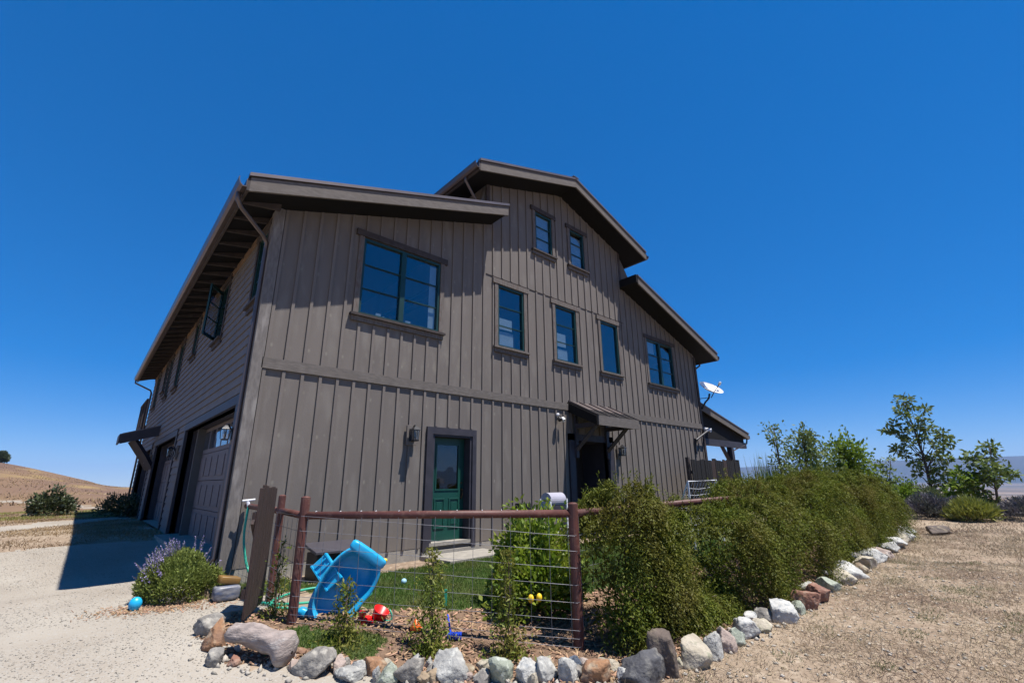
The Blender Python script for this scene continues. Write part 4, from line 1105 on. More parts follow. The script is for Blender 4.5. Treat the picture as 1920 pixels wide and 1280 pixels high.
# hose
hose = thing('garden_hose', 'green garden hose hanging from the fence rail and looped on the sand', 'hose', (.5, -1.6, .12))
HP = [(.19, -.22, 1.22), (.17, -.27, 1.1), (.16, -.32, .8), (.20, -.42, .5), (.25, -.6, .28), (.2, -.9, .15), (.12, -1.3, .14), (.3, -1.75, .14), (.75, -1.95, .14), (1.15, -1.7, .14),
      (1.2, -1.35, .15), (.8, -1.2, .15), (.35, -1.45, .14), (.2, -1.9, .15), (.55, -2.25, .14), (1.05, -2.25, .14), (1.35, -2.0, .15), (1.45, -1.5, .15), (1.6, -1.0, .16), (1.62, -.85, .35), (1.58, -.82, .48)]
def spline(P, k=8):
    P = [Vector(p) for p in P]; out = []
    for i in range(len(P)-1):
        p0, p1, p2, p3 = P[max(i-1, 0)], P[i], P[i+1], P[min(i+2, len(P)-1)]
        for j in range(k):
            t = j/k
            out.append(.5*((2*p1)+(p2-p0)*t+(2*p0-5*p1+4*p2-p3)*t*t+(3*p1-p0-3*p2+p3)*t**3))
    return out+[P[-1]]
MB().tube(spline(HP), .0165, 8).build('tube', hose_m, hose, smooth=True)
MB().tube([(.19, -.22, 1.20), (.17, -.21, 1.27)], .024, 8).tube([(.10, -.20, 1.275), (.26, -.24, 1.29)], .016, 8).build('nozzle', white_plastic, hose)

# boxes above the lemon bush, goal
gb = thing('lidded_box', 'pale grey box with a rounded lid on a stand, above the lemon bush', 'box', (4.85, -2.0, .1))
MB().lathe([(.001, 0), (.14, 0), (.14, .40), (.001, .40)], (4.66, -2.0, 1.17), 24, (1, 0, 0)).build('lid', pr('pale_lilac_plastic', (.40, .385, .44), None, rough=.4), gb, smooth=False)
MB().box(4.67, 5.05, -2.12, -1.88, .86, 1.15).build('body', dark_trim, gb, bevel=.01)
for xx in (4.64, 5.08): MB().box(xx-.015, xx+.015, -2.14, -2.11, .1, 1.2).box(xx-.015, xx+.015, -1.89, -1.86, .1, 1.2).build('leg', white_plastic, gb)
g2_ = thing('grey_box', 'small dark grey box on a post behind the lemon bush', 'box', (4.08, -2.0, .1))
MB().box(3.98, 4.2, -2.08, -1.9, .98, 1.15).build('box', black_metal, g2_, bevel=.01)
MB().box(4.06, 4.12, -2.0, -1.94, .05, .98).build('post', dark_trim, g2_)
goal = thing('soccer_goal', 'small white toy goal with a net standing on the lawn behind the hedge', 'goal', (8.5, -3.0, .1))
MB().tube([(8.05, -3.0, .08), (8.05, -3.0, 1.48), (9.4, -3.0, 1.50), (9.4, -3.0, .08)], .022, 8).build('front_frame', white_plastic, goal)
MB().tube([(8.05, -3.0, 1.48), (8.1, -2.3, .08), (9.35, -2.3, .08), (9.4, -3.0, 1.5)], .018, 8).build('rear_frame', white_plastic, goal)
mb = MB()
for k in range(10):
    x = 8.12+.136*k; mb.tube([(x, -3.0, 1.47), (x, -2.65, .75), (x, -2.3, .1)], .004, 4)
for k in range(1, 10):
    t = k/10; mb.tube([(8.07, -3+.7*t, 1.48-1.38*t), (8.7, -3+.7*t+.03, 1.45-1.38*t), (9.38, -3+.7*t, 1.49-1.38*t)], .004, 4)
mb.build('net', white_plastic, goal)

# ------------------------------------------------------------------ edging stones
def ico(sub):
    import bmesh
    bm = bmesh.new(); bmesh.ops.create_icosphere(bm, subdivisions=sub, radius=1.0)
    V = np.array([v.co[:] for v in bm.verts]); F = np.array([[v.index for v in f.verts] for f in bm.faces]); bm.free()
    return V, F
IV, IF = ico(4)
def rock(name, c, w, dp, hh, mat, seed, rot=None, sink=.4, angular=1.0):
    rg = np.random.default_rng(seed)
    V = IV.copy()
    off = rg.uniform(-50, 50, 3)
    d = np.array([mnoise.noise(Vector(p*1.3+off)) for p in V])*.22
    V *= (1+d*1.5)[:, None]
    for _ in range(int(22*angular)):
        n = rg.normal(size=3); n /= np.linalg.norm(n)
        lim = rg.uniform(.5, .86)
        ex = V@n-lim
        V -= np.outer(np.clip(ex, 0, None)*.94, n)
    d = np.array([mnoise.noise(Vector(p*4+off))*.5+mnoise.noise(Vector(p*9+off))*.35+mnoise.noise(Vector(p*19+off))*.2 for p in V])*.17
    V *= (1+d)[:, None]
    ext = (V.max(0)-V.min(0))
    V = (V-(V.max(0)+V.min(0))/2)/ext
    V *= np.array([w, dp, hh*(1+sink)])
    a = rg.uniform(-.5, .5) if rot is None else rot
    ca, sa = math.cos(a), math.sin(a)
    V = np.stack([V[:, 0]*ca-V[:, 1]*sa, V[:, 0]*sa+V[:, 1]*ca, V[:, 2]], 1)
    zb = gz(c[0], c[1])
    V += np.array([c[0], c[1], zb+hh*(1-sink)/2])
    return np_mesh(name, V, IF, mat, origin=(c[0], c[1], zb), smooth=True)
ORD = ['first', 'second', 'third', 'fourth', 'fifth', 'sixth', 'seventh', 'eighth', 'ninth', 'tenth', 'eleventh', 'twelfth', 'thirteenth', 'fourteenth', 'fifteenth', 'sixteenth', 'seventeenth',
       'eighteenth', 'nineteenth', 'twentieth', 'twenty-first', 'twenty-second', 'twenty-third', 'twenty-fourth', 'twenty-fifth', 'twenty-sixth', 'twenty-seventh', 'twenty-eighth', 'twenty-ninth', 'thirtieth', 'thirty-first', 'thirty-second', 'thirty-third', 'thirty-fourth', 'thirty-fifth']
NV = Vector((.743, -.669, 0))
ST_L = [((-0.53, -2.42), .26, .17, 'grey', 'flat grey-brown stone at the very left end of the rock edging'),
        ((-0.56, -2.80), .23, .24, 'rust orange', 'upright striped orange-tan stone left of the log-shaped rock'),
        ((-0.60, -3.15), .13, .13, 'grey', 'small pointed grey stone below the log-shaped rock'),
        ((-0.47, -3.22), .10, .07, 'terracotta', 'small reddish stone tucked under the log-shaped rock')]
for i, (c, w, hh, colr, lab) in enumerate(ST_L):
    tag(rock('edging_stone', c, w, w*1.05, hh, STONE[colr], 100+i, rot=-.74), lab, 'stone', 'rocks edging the planting bed')
ST_F = [((-0.1, -3.28), 0.08, 0.06, 'tan'), ((-0.05, -3.37), 0.08, 0.06, 'pinkish'), ((0.04, -3.33), 0.1, 0.05, 'rust orange'), ((-0.10, -3.54), 0.1, 0.08, 'pinkish'), ((0.06, -3.64), 0.35, 0.21, 'grey'),
        ((0.22, -3.76), 0.11, 0.15, 'pinkish'), ((0.31, -3.69), 0.08, 0.08, 'grey'), ((0.26, -3.88), 0.25, 0.10, 'pale grey'), ((0.34, -3.9), 0.15, 0.14, 'pale grey'), ((0.47, -3.9), 0.22, 0.15, 'rust orange'),
        ((0.49, -4.12), 0.19, 0.17, 'greenish'), ((0.62, -3.88), 0.07, 0.07, 'cream'), ((0.64, -4.2), 0.24, 0.20, 'grey'), ((0.8, -4.05), 0.11, 0.12, 'pale grey'), ((0.9, -4.12), 0.09, 0.10, 'pale grey'),
        ((0.97, -4.36), 0.31, 0.24, 'pale grey'), ((0.80, -4.33), 0.14, 0.11, 'tan'), ((1.12, -4.38), 0.14, 0.07, 'tan'), ((1.27, -4.45), 0.17, 0.10, 'cream'), ((1.1, -4.63), 0.16, 0.11, 'grey'),
        ((1.25, -4.7), 0.21, 0.22, 'greenish'), ((1.42, -4.86), 0.23, 0.18, 'white'), ((1.55, -4.96), 0.19, 0.20, 'pale grey'), ((1.72, -4.78), 0.16, 0.09, 'cream'), ((1.66, -5.09), 0.18, 0.21, 'pale grey'),
        ((1.88, -4.98), 0.13, 0.13, 'dark blue'), ((1.86, -5.22), 0.29, 0.18, 'rust orange'), ((1.99, -5.01), 0.11, 0.09, 'pinkish'), ((2.09, -5.12), 0.13, 0.10, 'greenish'), ((2.13, -5.22), 0.11, 0.10, 'cream'),
        ((2.0, -5.42), 0.13, 0.13, 'white')]
for i, (c, w, hh, colr) in enumerate(ST_F):
    tag(rock('edging_stone', c, w*1.02, w*random.uniform(.8, 1.05), hh*.88, STONE[colr], 200+i, rot=-.74+random.uniform(-.3, .3)),
        f'{colr} stone in the front rock edging, {ORD[i]} to the right of the log-shaped rock', 'stone', 'rocks edging the planting bed')
tag(rock('boulder', (2.13, -5.52), .46, .36, .24, STONE['dark grey'], 301, rot=-.5), 'big dark grey flat boulder at the front corner of the rock edging', 'boulder', 'rocks edging the planting bed')
tag(rock('boulder', (2.42, -5.55), .32, .34, .33, STONE['brown'], 302, rot=-.3), 'tall dark brown boulder under the front end of the vine hedge', 'boulder', 'rocks edging the planting bed')
ST_R = [((2.72, -5.69), 0.32, 0.27, 'cream'), ((3.04, -5.7), 0.23, 0.25, 'pale grey'), ((3.3, -5.7), 0.23, 0.24, 'pinkish'), ((3.54, -5.71), 0.21, 0.19, 'greenish'), ((3.87, -5.67), 0.36, 0.22, 'white'),
        ((4.48, -5.46), 0.18, 0.11, 'white'), ((4.2, -5.73), 0.24, 0.13, 'cream'), ((4.64, -5.58), 0.24, 0.15, 'grey'), ((4.75, -5.78), 0.36, 0.27, 'white'), ((5.30, -5.72), 0.25, 0.17, 'greenish'),
        ((5.62, -5.72), 0.38, 0.24, 'terracotta'), ((6.12, -5.74), 0.36, 0.26, 'terracotta'), ((6.76, -5.43), 0.30, 0.14, 'pale grey'), ((6.89, -5.65), 0.36, 0.22, 'greenish'), ((8.1, -5.33), 0.22, 0.13, 'white'),
        ((7.64, -5.68), 0.44, 0.24, 'cream'), ((8.27, -5.58), 0.52, 0.28, 'white'), ((8.81, -5.63), 0.24, 0.20, 'tan'), ((9.6, -5.55), 0.45, 0.24, 'cream'), ((10.42, -5.49), 0.60, 0.28, 'white'), ((10.13, -5.29), 0.36, 0.22, 'grey'),
        ((11.3, -5.45), 0.5, 0.22, 'pinkish'), ((12.3, -4.98), 0.55, 0.24, 'dark grey'), ((12.3, -5.44), 0.5, 0.25, 'pale grey'), ((13.04, -5.41), 0.55, 0.28, 'white'), ((13.9, -5.36), 0.62, 0.30, 'cream'), ((14.7, -5.3), 0.65, 0.34, 'white'), ((15.6, -5.2), 0.6, 0.30, 'pale grey'), ((16.4, -5.1), 0.6, 0.3, 'white')]
for i, (c, w, hh, colr) in enumerate(ST_R):
    tag(rock('edging_stone', c, w*1.0, w*random.uniform(.8, 1.0), hh*.88, STONE[colr], 400+i, rot=random.uniform(-.5, .3)),
        f'{colr} stone along the vine hedge, {ORD[i]} beyond the tall brown boulder', 'stone', 'rocks edging the planting bed')
tag(rock('stone_slab', (16.7, -5.8), .85, .42, .24, STONE['brown'], 463, rot=-.5), 'brown slab of stone apart from the far end of the rock edging', 'stone', 'rocks edging the planting bed')
tag(rock('edging_stone', (-.28, -.62), .2, .16, .16, STONE['tan'], 461), 'tan stone half hidden between the lavender bush and the bags', 'stone')
fcol = ['cream', 'pale grey', 'tan', 'grey', 'pinkish', 'greenish']
fpath = [(-.02, -3.62), (.42, -4.06), (.72, -4.30), (.86, -4.22), (1.05, -4.50), (1.33, -4.62), (1.36, -4.98), (1.50, -4.82), (1.66, -4.90), (1.78, -5.12), (1.97, -5.20), (1.90, -5.12),
         (2.58, -5.62), (2.88, -5.62), (3.17, -5.60), (3.42, -5.62), (3.70, -5.60), (4.02, -5.58), (4.35, -5.60), (5.02, -5.62), (5.48, -5.60), (5.90, -5.62), (6.48, -5.62), (7.2, -5.6), (7.98, -5.55), (9.2, -5.5)]
for i, (px_, py_) in enumerate(fpath):
    tag(rock('filler_stone', (px_, py_), random.uniform(.07, .15), random.uniform(.07, .13), random.uniform(.06, .12), STONE[fcol[i % 6]], 500+i, rot=random.uniform(-1.5, 1.5)),
        f'small {fcol[i % 6]} filler stone wedged in the rock edging, {ORD[i]} filler from its left end', 'stone', 'small filler stones of the rock edging')
# the long log-shaped rock
def log_rock():
    A, B = Vector((-.50, -2.98, .24)), Vector((-.10, -3.50, .115))
    N, n = 30, 22
    V = []; F = []
    d = (B-A).normalized(); s_ = d.cross(zvec(1)).normalized(); u_ = s_.cross(d)
    for i in range(N+1):
        t = i/N
        c = A.lerp(B, t)+zvec(.045*math.sin(math.pi*t))
        r = .085+.03*t+.028*ss((t-.72)/.2)
        if t < .08: r *= math.sqrt(max(0.0001, 1-((.08-t)/.08)**2))*.96+.04
        if t > .93: r *= math.sqrt(max(0.0001, 1-((t-.93)/.07)**2))*.96+.04
        for k in range(n):
            q = 2*math.pi*k/n
            p = c+(s_*math.cos(q)+u_*math.sin(q))*r
            nzv = mnoise.noise(Vector((p.x*7, p.y*7, p.z*16)))*.022+mnoise.noise(p*30)*.006-.010*abs(math.sin(q*3.5+t*3))
            V.append(p+(p-c).normalized()*nzv)
    for i in range(N):
        for k in range(n): F.append((i*n+k, i*n+(k+1) % n, (i+1)*n+(k+1) % n, (i+1)*n+k))
    return MB().add(V, F)
tag(log_rock().build('log_rock', pr('stone_log', (.32, .262, .232), (.215, .178, .16), rough=.9, scale=11, stretch=(1, 1, 3), bump=.5, bscale=30, c3=(.37, .33, .30), scale2=9), smooth=True, origin=(-.3, -3.2, .08)),
    'long log-shaped pinkish grey rock at the left end of the rock edging', 'rock', 'rocks edging the planting bed')

# ------------------------------------------------------------------ leaves
def unit(a): return a/np.maximum(np.linalg.norm(a, axis=1, keepdims=True), 1e-9)
def leaf_quads(P, D, Ln, Wd, rg, flat=0.0):
    n = len(P)
    D = unit(D)
    R = rg.normal(size=(n, 3)); R[:, 2] += flat*3
    S = unit(np.cross(D, R))
    Ln = np.broadcast_to(Ln, (n,))[:, None]; Wd = np.broadcast_to(Wd, (n,))[:, None]
    mid = P+D*Ln*.45
    V = np.stack([P, mid+S*Wd*.5, P+D*Ln, mid-S*Wd*.5], 1).reshape(-1, 3)
    F = np.arange(4*n).reshape(n, 4)
    return V, F
class Leaves:
    def __init__(s): s.V = []; s.F = []; s.n = 0
    def add(s, P, D, Ln, Wd, rg, flat=0.0):
        if len(P) == 0: return
        V, F = leaf_quads(P, D, Ln, Wd, rg, flat)
        s.V.append(V); s.F.append(F+s.n); s.n += len(V)
    def build(s, name, mat, parent=None, origin=None):
        return np_mesh(name, np.concatenate(s.V), np.concatenate(s.F), mat, parent=parent, origin=origin)

def bush(name, label, cat, c, r, n, ln, wd, mat, seed, group=None, stems=5, updir=.5, core=.55, lump=.35, stem_mat=None, zmin=0.02):
    """foliage through an uneven crown, denser towards the surface; stems from the ground"""
    rg = np.random.default_rng(seed)
    z0 = gz(c[0], c[1])
    t = thing(name, label, cat, (c[0], c[1], z0), group)
    d = unit(rg.normal(size=(n, 3)))
    d[:, 2] = np.abs(d[:, 2])*1.0-.25*(rg.random(n) < .35)
    d = unit(d)
    off = rg.uniform(-9, 9, 3)
    lp = np.array([mnoise.noise(Vector(q*1.9+off)) for q in d[:min(n, 6000)]])
    if n > 6000: lp = np.resize(lp, n); 
    if n > 6000:
        d = np.concatenate([d[:6000]]*(n//6000+1))[:n]+rg.normal(size=(n, 3))*.06; d = unit(d)
    rad = (1+lump*lp*2)*(core+(1-core)*rg.random(n)**.45)
    P = np.stack([d[:, 0]*r[0], d[:, 1]*r[1], d[:, 2]*r[2]], 1)*rad[:, None]
    P += np.array([c[0], c[1], z0+r[2]*.22])
    P[:, 2] = np.maximum(P[:, 2], z0+zmin)
    D = d+rg.normal(size=(n, 3))*.7; D[:, 2] += updir
    L = Leaves(); L.add(P, D, ln*rg.uniform(.6, 1.3, n), wd*rg.uniform(.7, 1.2, n), rg)
    L.build('foliage', mat, t)
    mb = MB()
    for k in range(stems):
        q = rg.uniform(0, 6.28); e_ = Vector((math.cos(q)*r[0]*.6, math.sin(q)*r[1]*.6, r[2]*.85))
        b0 = Vector((c[0]+math.cos(q)*.03, c[1]+math.sin(q)*.03, z0-.03))
        mb.tube([b0, b0+e_*.5+Vector((0, 0, .06*r[2])), b0+e_], [.02*r[2]+.006, .012*r[2]+.004, .003], 6)
    tag(mb.build('stem', stem_mat or bark, t, smooth=True), kind='stuff')
    return t

# vine hedge: drooping fronds of narrow leaves over a lumpy body
def vine_mass(name, label, x0, x1, yc, topf, half, seed, dens, edge=.3, zlow=0.05):
    rg = np.random.default_rng(seed)
    ln = x1-x0
    n = int(dens*1.6*ln)
    t = thing(name, label, 'hedge', ((x0+x1)/2, yc, gz((x0+x1)/2, yc)))
    x = x0+rg.random(n)*ln
    th = np.where(rg.random(n) < .25, rg.uniform(-.42, .05, n), rg.uniform(0, math.pi*.86, n))          # 0 = front foot .. pi/2 = top
    def surf(x, th):
        top = topf(x); zb = ground_h(x, np.full_like(x, yc))+zlow
        endf = np.sqrt(np.clip(1-np.clip((np.abs(x-(x0+x1)/2)-(ln/2-edge))/edge, 0, 1)**2, .04, 1))
        lum = .9*(vnoise(x, th*.55, .30, seed)-.5)+.9*(vnoise(x, th*.8, .75, seed+3)-.5)+.5*(vnoise(x, th*3, .5, seed+5)-.5)
        a = half*(1+.85*lum)*endf
        hgt = (top-zb)
        cz = np.sin(th); cc = np.cos(th)
        y = yc-np.sign(cc)*np.abs(cc)**.6*a
        z = zb+hgt*np.clip(.5+.5*np.sign(cz)*np.abs(cz)**.8, 0, 1)*(0.90+.16*lum)*(.72+.28*endf)
        z = np.where(th < 0, zb+hgt*.5*np.clip(1+th/.42, 0, 1)*(.9+.2*lum), z)
        N = np.stack([np.zeros_like(x), -cc, cz], 1)
        return np.stack([x, y, z], 1), N
    P, N = surf(x, th)
    hol = vnoise(x, th*.7, .19, seed+9)*.6+vnoise(x, th*1.1, .45, seed+11)*.4
    keep = (hol < .60) | (rg.random(n) < .12)
    P, N, n = P[keep], N[keep], int(keep.sum())
    th = th[keep]
    L = Leaves()
    # inner body
    depth = rg.random(n)
    Pin = P-N*(.13+.22*depth)[:, None]+rg.normal(size=P.shape)*.05
    L.add(Pin, N+rg.normal(size=P.shape)*.8, rg.uniform(.05, .10, n), rg.uniform(.02, .036, n), rg)
    # fronds
    m = int(n*.60)
    idx = rg.integers(0, n, m)
    B = P[idx]-N[idx]*.06; Nn = N[idx]
    D = unit(Nn*1.0+rg.normal(size=B.shape)*.42+np.array([0, 0, .15]))
    fl = rg.uniform(.12, .36, m)
    up_ = (th[idx] > 1.0) & (rg.random(m) < .16)
    D[up_] = unit(D[up_]*.5+np.array([0, 0, 1.0])); fl[up_] *= 1.1
    droop = np.where(up_, .35, 1.1)
    K = 13
    for k in range(K):
        s = (k+.5)/K
        C = B+D*(fl*s)[:, None]; C[:, 2] -= (fl*s*s*droop)
        T = D.copy(); T[:, 2] -= 2*s*droop
        T = unit(T)
        S = unit(np.cross(T, np.array([0, 0, 1.0])+rg.normal(size=B.shape)*.3))
        sg = 1 if k % 2 else -1
        L.add(C, T*.75+S*sg*.75+rg.normal(size=B.shape)*.15, rg.uniform(.03, .07, m)*(1-.35*s), rg.uniform(.009, .019, m), rg, flat=.4)
    L.build('foliage', vine_leaf, t)
    mb = MB()
    for k in range(int(ln*5)):
        xx = x0+.2+rg.random()*(ln-.4); zt = float(topf(np.array([xx]))[0])*rg.uniform(.5, .95)
        pts = [Vector((xx+rg.normal()*.05, yc+rg.normal()*.08, gz(xx, yc)-.05))]
        for q in range(1, 6): pts.append(Vector((xx+rg.normal()*.07, yc-.25*q/5*rg.random()+rg.normal()*.05, pts[0].z+(zt-pts[0].z)*q/5)))
        mb.tube(pts, [.014-.0018*q for q in range(6)], 5)
    tag(mb.build('stem', bark, t, smooth=True), kind='stuff')
    return t
vine_mass('vine_hedge', 'clump of drooping olive vine on the right fence post, nearest the camera', 2.42, 3.78, -4.82, lambda x: 1.40+.08*np.sin(x*5)-.12*ss((x-3.4)/.4), .42, 51, 2700, .2)
vine_mass('vine_hedge', 'long olive green and brown vine hedge running right along the yard fence', 4.42, 15.3, -4.72, lambda x: 1.16+.60*ss((x-4.0)/4.8)-.12*ss((x-9.5)/5)+.05*np.sin(x*2.3), .60, 52, 1750)
vine_mass('vine_hedge', 'low sprawl of vine at the foot of the gap between the two vine masses', 3.3, 4.9, -5.0, lambda x: .26+.06*np.sin(x*4), .24, 53, 1800)

def climber(label, x, y, hgt, w, seed, n=900, lean=(0, 0)):
    rg = np.random.default_rng(seed)
    z0 = gz(x, y)
    t = thing('climbing_plant', label, 'plant', (x, y, z0), 'young climbers along the wire fence')
    s = rg.random(n)**2.3
    wid = w*(.22+.78*(1-s)**1.1)*(.6+.8*vnoise(s*6, s*0+seed, .7, seed))
    P = np.stack([x+lean[0]*s+rg.normal(size=n)*wid*.42, y+lean[1]*s+rg.normal(size=n)*wid*.42, z0+.02+s*hgt], 1)
    L = Leaves(); D = rg.normal(size=P.shape); D[:, 2] += -.2
    L.add(P, D, rg.uniform(.035, .07, n), rg.uniform(.012, .022, n), rg)
    L.build('foliage', vine_young, t)
    mb = MB()
    for k in range(4):
        mb.tube([Vector((x+rg.normal()*.01, y+rg.normal()*.01, z0-.03))]+[Vector((x+lean[0]*q+rg.normal()*.02, y+lean[1]*q+rg.normal()*.02, z0+hgt*q)) for q in (.3, .6, .95)], [.006, .005, .004, .002], 5)
    mb.build('stem', twig_m, t)
climber('young climber in front of the blue play tray, on the grass strip', .43, -3.30, .52, .30, 61, 1000, (.05, .08))
climber('young climber in the middle of the front fence, right of the orange toy', 1.07, -3.88, .90, .30, 62, 1500, (.02, .06))
climber('young climber in front of the lemon bush, third along the fence', 1.62, -4.38, .92, .27, 63, 1300, (.02, .04))
climber('thin climber at the foot of the dark board gate', .10, -2.28, .75, .17, 64, 420, (.06, .2))

# lemon bush with fruit
lem = bush('lemon_bush', 'bright green lemon bush with two yellow lemons behind the right fence post', 'bush', (2.74, -3.60), (.56, .56, .86), 7500, .085, .045, lemon_leaf, 71, stems=7, core=.3, lump=.3, updir=.25)
rg = np.random.default_rng(72)
for k in range(7):
    q = rg.uniform(0, 6.28); x, y = 2.74+.25*math.cos(q), -3.6+.25*math.sin(q)
for (x, y, z) in ((2.24, -4.06, .26), (2.31, -4.12, .27)):
    mb = MB(); ellipsoid(mb, (x, y, z), (.033, .033, .045), 12, 8); mb.build('lemon', lemon_m, lem, smooth=True)
L = Leaves()
for k in range(9):
    b0 = np.array([2.74+rg.normal()*.2, -3.6+rg.normal()*.2, .85]); m = 26
    s = np.linspace(0, 1, m)
    P = b0+np.outer(s, np.array([rg.normal()*.08, rg.normal()*.08, rg.uniform(.25, .5)]))
    L.add(P, rg.normal(size=(m, 3))+np.array([0, 0, .5]), .07, .032, rg)
tag(L.build('shoots', lemon_leaf, lem), kind='stuff')

# lavender / sage bush by the garage corner
lav = bush('lavender_bush', 'round grey-green bush with violet flower spikes by the house corner', 'bush', (-.52, -.42), (.43, .40, .45), 16000, .042, .018, lav_leaf, 73, stems=4, core=.55, lump=.15, updir=.9)
rg = np.random.default_rng(74)
Lf = Leaves(); mb = MB()
for k in range(100):
    q = rg.uniform(0, 2*math.pi)
    q = rg.uniform(1.7, 4.0) if k < 62 else rg.uniform(.3, 2.4)
    el = rg.uniform(.25, 1.3)
    d = np.array([math.cos(q)*math.cos(el), math.sin(q)*math.cos(el), math.sin(el)])
    b0 = np.array([-.52, -.42, .22])+d*np.array([.40, .37, .43])
    d2 = d*.8+np.array([0, 0, .55])+rg.normal(size=3)*.14; d2 /= np.linalg.norm(d2)
    ln_ = rg.uniform(.10, .24)
    mb.tube([b0, b0+d2*ln_], .003, 4)
    m = 16; s = np.linspace(.35, 1.0, m)
    P = b0+np.outer(s*ln_, d2)
    Lf.add(P, rg.normal(size=(m, 3))+d2, .020, .011, rg)
Lf.build('flower_spike', lav_flower, lav); tag(mb.build('flower_stem', weed_leaf, lav), kind='stuff')

# saplings and trees on the right: trunk, limbs and a crown of leaf clumps
def sapling(name, label, base, lat, clusters, leafn, ls, mat, seed, group=None, trunk_r=.05, bend=0.0, depth=.5, dense=1.9, spread=.5):
    """clusters: (sideways m, height m, radius m); lat = horizontal unit vector"""
    rg = np.random.default_rng(seed)
    z0 = gz(base[0], base[1])
    t = thing(name, label, 'tree', (base[0], base[1], z0), group)
    lat = Vector(lat).normalized(); dep = Vector((-lat.y, lat.x, 0))
    b = Vector((base[0], base[1], z0-.1))
    top = max(c[1] for c in clusters)
    tops = max(clusters, key=lambda c: c[1])
    def trunk(s): return b+lat*(tops[0]*s+bend*math.sin(s*math.pi))+zvec((top+.05)*s)
    mb = MB(); mb.tube([trunk(s) for s in np.linspace(0, 1, 9)], [trunk_r*(1-.85*s)+.004 for s in np.linspace(0, 1, 9)], 7)
    mb.build('trunk', bark, t, smooth=True)
    L = Leaves(); br = MB()
    for (u, v, r) in clusters:
        dd = rg.uniform(-depth, depth)
        c = b+lat*u+zvec(v+.1)+dep*dd
        s = max(.08, min(.92, (v/top)*rg.uniform(.55, .85)))
        p0 = trunk(s); mid = (p0+c)/2+zvec(.08*rg.random())+dep*rg.normal()*.05
        br.tube([p0, mid, c], [trunk_r*.35*(1-s)+.008, trunk_r*.2*(1-s)+.006, .004], 5)
        m = int(leafn*dense*(r/.3)**1.6)
        P = np.array(c)+rg.normal(size=(m, 3))*np.array([r, r, r*.75])*spread
        D = unit(P-np.array(c))+rg.normal(size=(m, 3))*.6; D[:, 2] -= .1
        L.add(P, D, 1.2*ls*rg.uniform(.6, 1.25, m), ls*.66*rg.uniform(.7, 1.2, m), rg, flat=.3)
        for j in range(3):
            e_ = Vector(P[rg.integers(0, m)]); br.tube([mid.lerp(c, .6), e_], .004, 4)
    br.build('limb', bark, t, smooth=True)
    L.build('crown', mat, t)
    return t
LAT = (.10, -1, 0)
kx, kz = .0172, .0233
def cl(lst, bx, by): return [((px-bx)*kx, (by-py)*kz, r*.0235) for px, py, r in lst]
sapling('sapling_tree', 'tall slender young tree at the edge of the view, right of the hedge', (26.5, -4.68), LAT,
        cl([(1741, 746, 15), (1727, 762, 9), (1755, 758, 8), (1733, 775, 12), (1780, 768, 9), (1768, 782, 10), (1712, 792, 10), (1688, 803, 7), (1700, 806, 8), (1722, 812, 13), (1745, 800, 10), (1775, 800, 13), (1760, 822, 11), (1730, 832, 12),
            (1703, 842, 11), (1716, 852, 9), (1800, 818, 13), (1812, 832, 9), (1790, 838, 14), (1772, 858, 14), (1748, 858, 8), (1795, 862, 12), (1735, 872, 9), (1778, 885, 13), (1760, 880, 8), (1800, 888, 9), (1732, 888, 7), (1765, 905, 9), (1790, 908, 13), (1775, 925, 12)], 1750, 945),
        62, .17, sap_leaf, 81, 'young trees on the right', .075, bend=.12, dense=1.45, spread=.42)
sapling('sapling_tree', 'small young tree with a top tuft, rightmost at the edge of the photo', (24.5, -6.75), LAT,
        cl([(1884, 853, 10), (1880, 868, 9), (1850, 868, 9), (1842, 880, 9), (1872, 885, 12), (1895, 893, 10), (1908, 900, 8), (1858, 895, 11), (1880, 903, 11), (1868, 908, 9), (1842, 905, 8), (1830, 918, 10), (1845, 928, 10), (1860, 940, 10), (1872, 950, 9), (1850, 950, 9)], 1868, 955),
        62, .16, sap_leaf, 82, 'young trees on the right', .05)
sapling('sapling_tree', 'low leafy tree between the tall slender tree and the rightmost tree', (24.8, -5.9), LAT,
        cl([(1808, 905, 11), (1820, 915, 12), (1805, 928, 13), (1830, 930, 10), (1790, 935, 12), (1815, 945, 12), (1845, 915, 9), (1772, 948, 11)], 1808, 962),
        62, .16, lime_leaf, 83, 'young trees on the right', .045)
# saplings rising behind the hedge; sizes in metres
def rnd_clusters(hh, wide, n, seed, r=.26, low=.35):
    rg = np.random.default_rng(seed); out = [(rg.normal()*.05, hh, r*.7)]
    for k in range(n):
        v = hh*rg.uniform(low, .97); w = wide*(1-.75*((v/hh-.45)/.6)**2)
        out.append((rg.uniform(-w, w), v, r*rg.uniform(.7, 1.2)))
    return out
sapling('sapling_tree', 'thin pointed sapling behind the hedge, nearest the porch', (12.9, -3.25), (.4, -.9, 0), rnd_clusters(2.95, .30, 11, 1, .22, .5), 40, .085, sap_leaf, 84, 'saplings behind the hedge', .03)
sapling('sapling_tree', 'leafy sapling in the middle of the row behind the hedge', (15.4, -3.2), (.4, -.9, 0), rnd_clusters(2.9, .48, 15, 2, .27, .45), 46, .10, sap_leaf, 85, 'saplings behind the hedge', .035)
sapling('sapling_tree', 'broad bright-leaved sapling at the right end of the row behind the hedge', (18.2, -3.7), (.3, -1, 0), rnd_clusters(2.75, .75, 22, 3, .32, .4), 46, .12, lime_leaf, 86, 'saplings behind the hedge', .04)
sapling('sapling_tree', 'dark-leaved sapling leaning right beyond the end of the hedge', (19.6, -4.15), (.2, -1, 0), [(.1, 1.9, .22), (.35, 1.7, .2), (.0, 1.5, .25), (.5, 2.05, .15), (.55, 1.35, .2), (.2, 1.2, .25), (-.2, 1.3, .2), (.3, .9, .25)], 50, .11, sap_leaf, 87, 'saplings behind the hedge', .03)
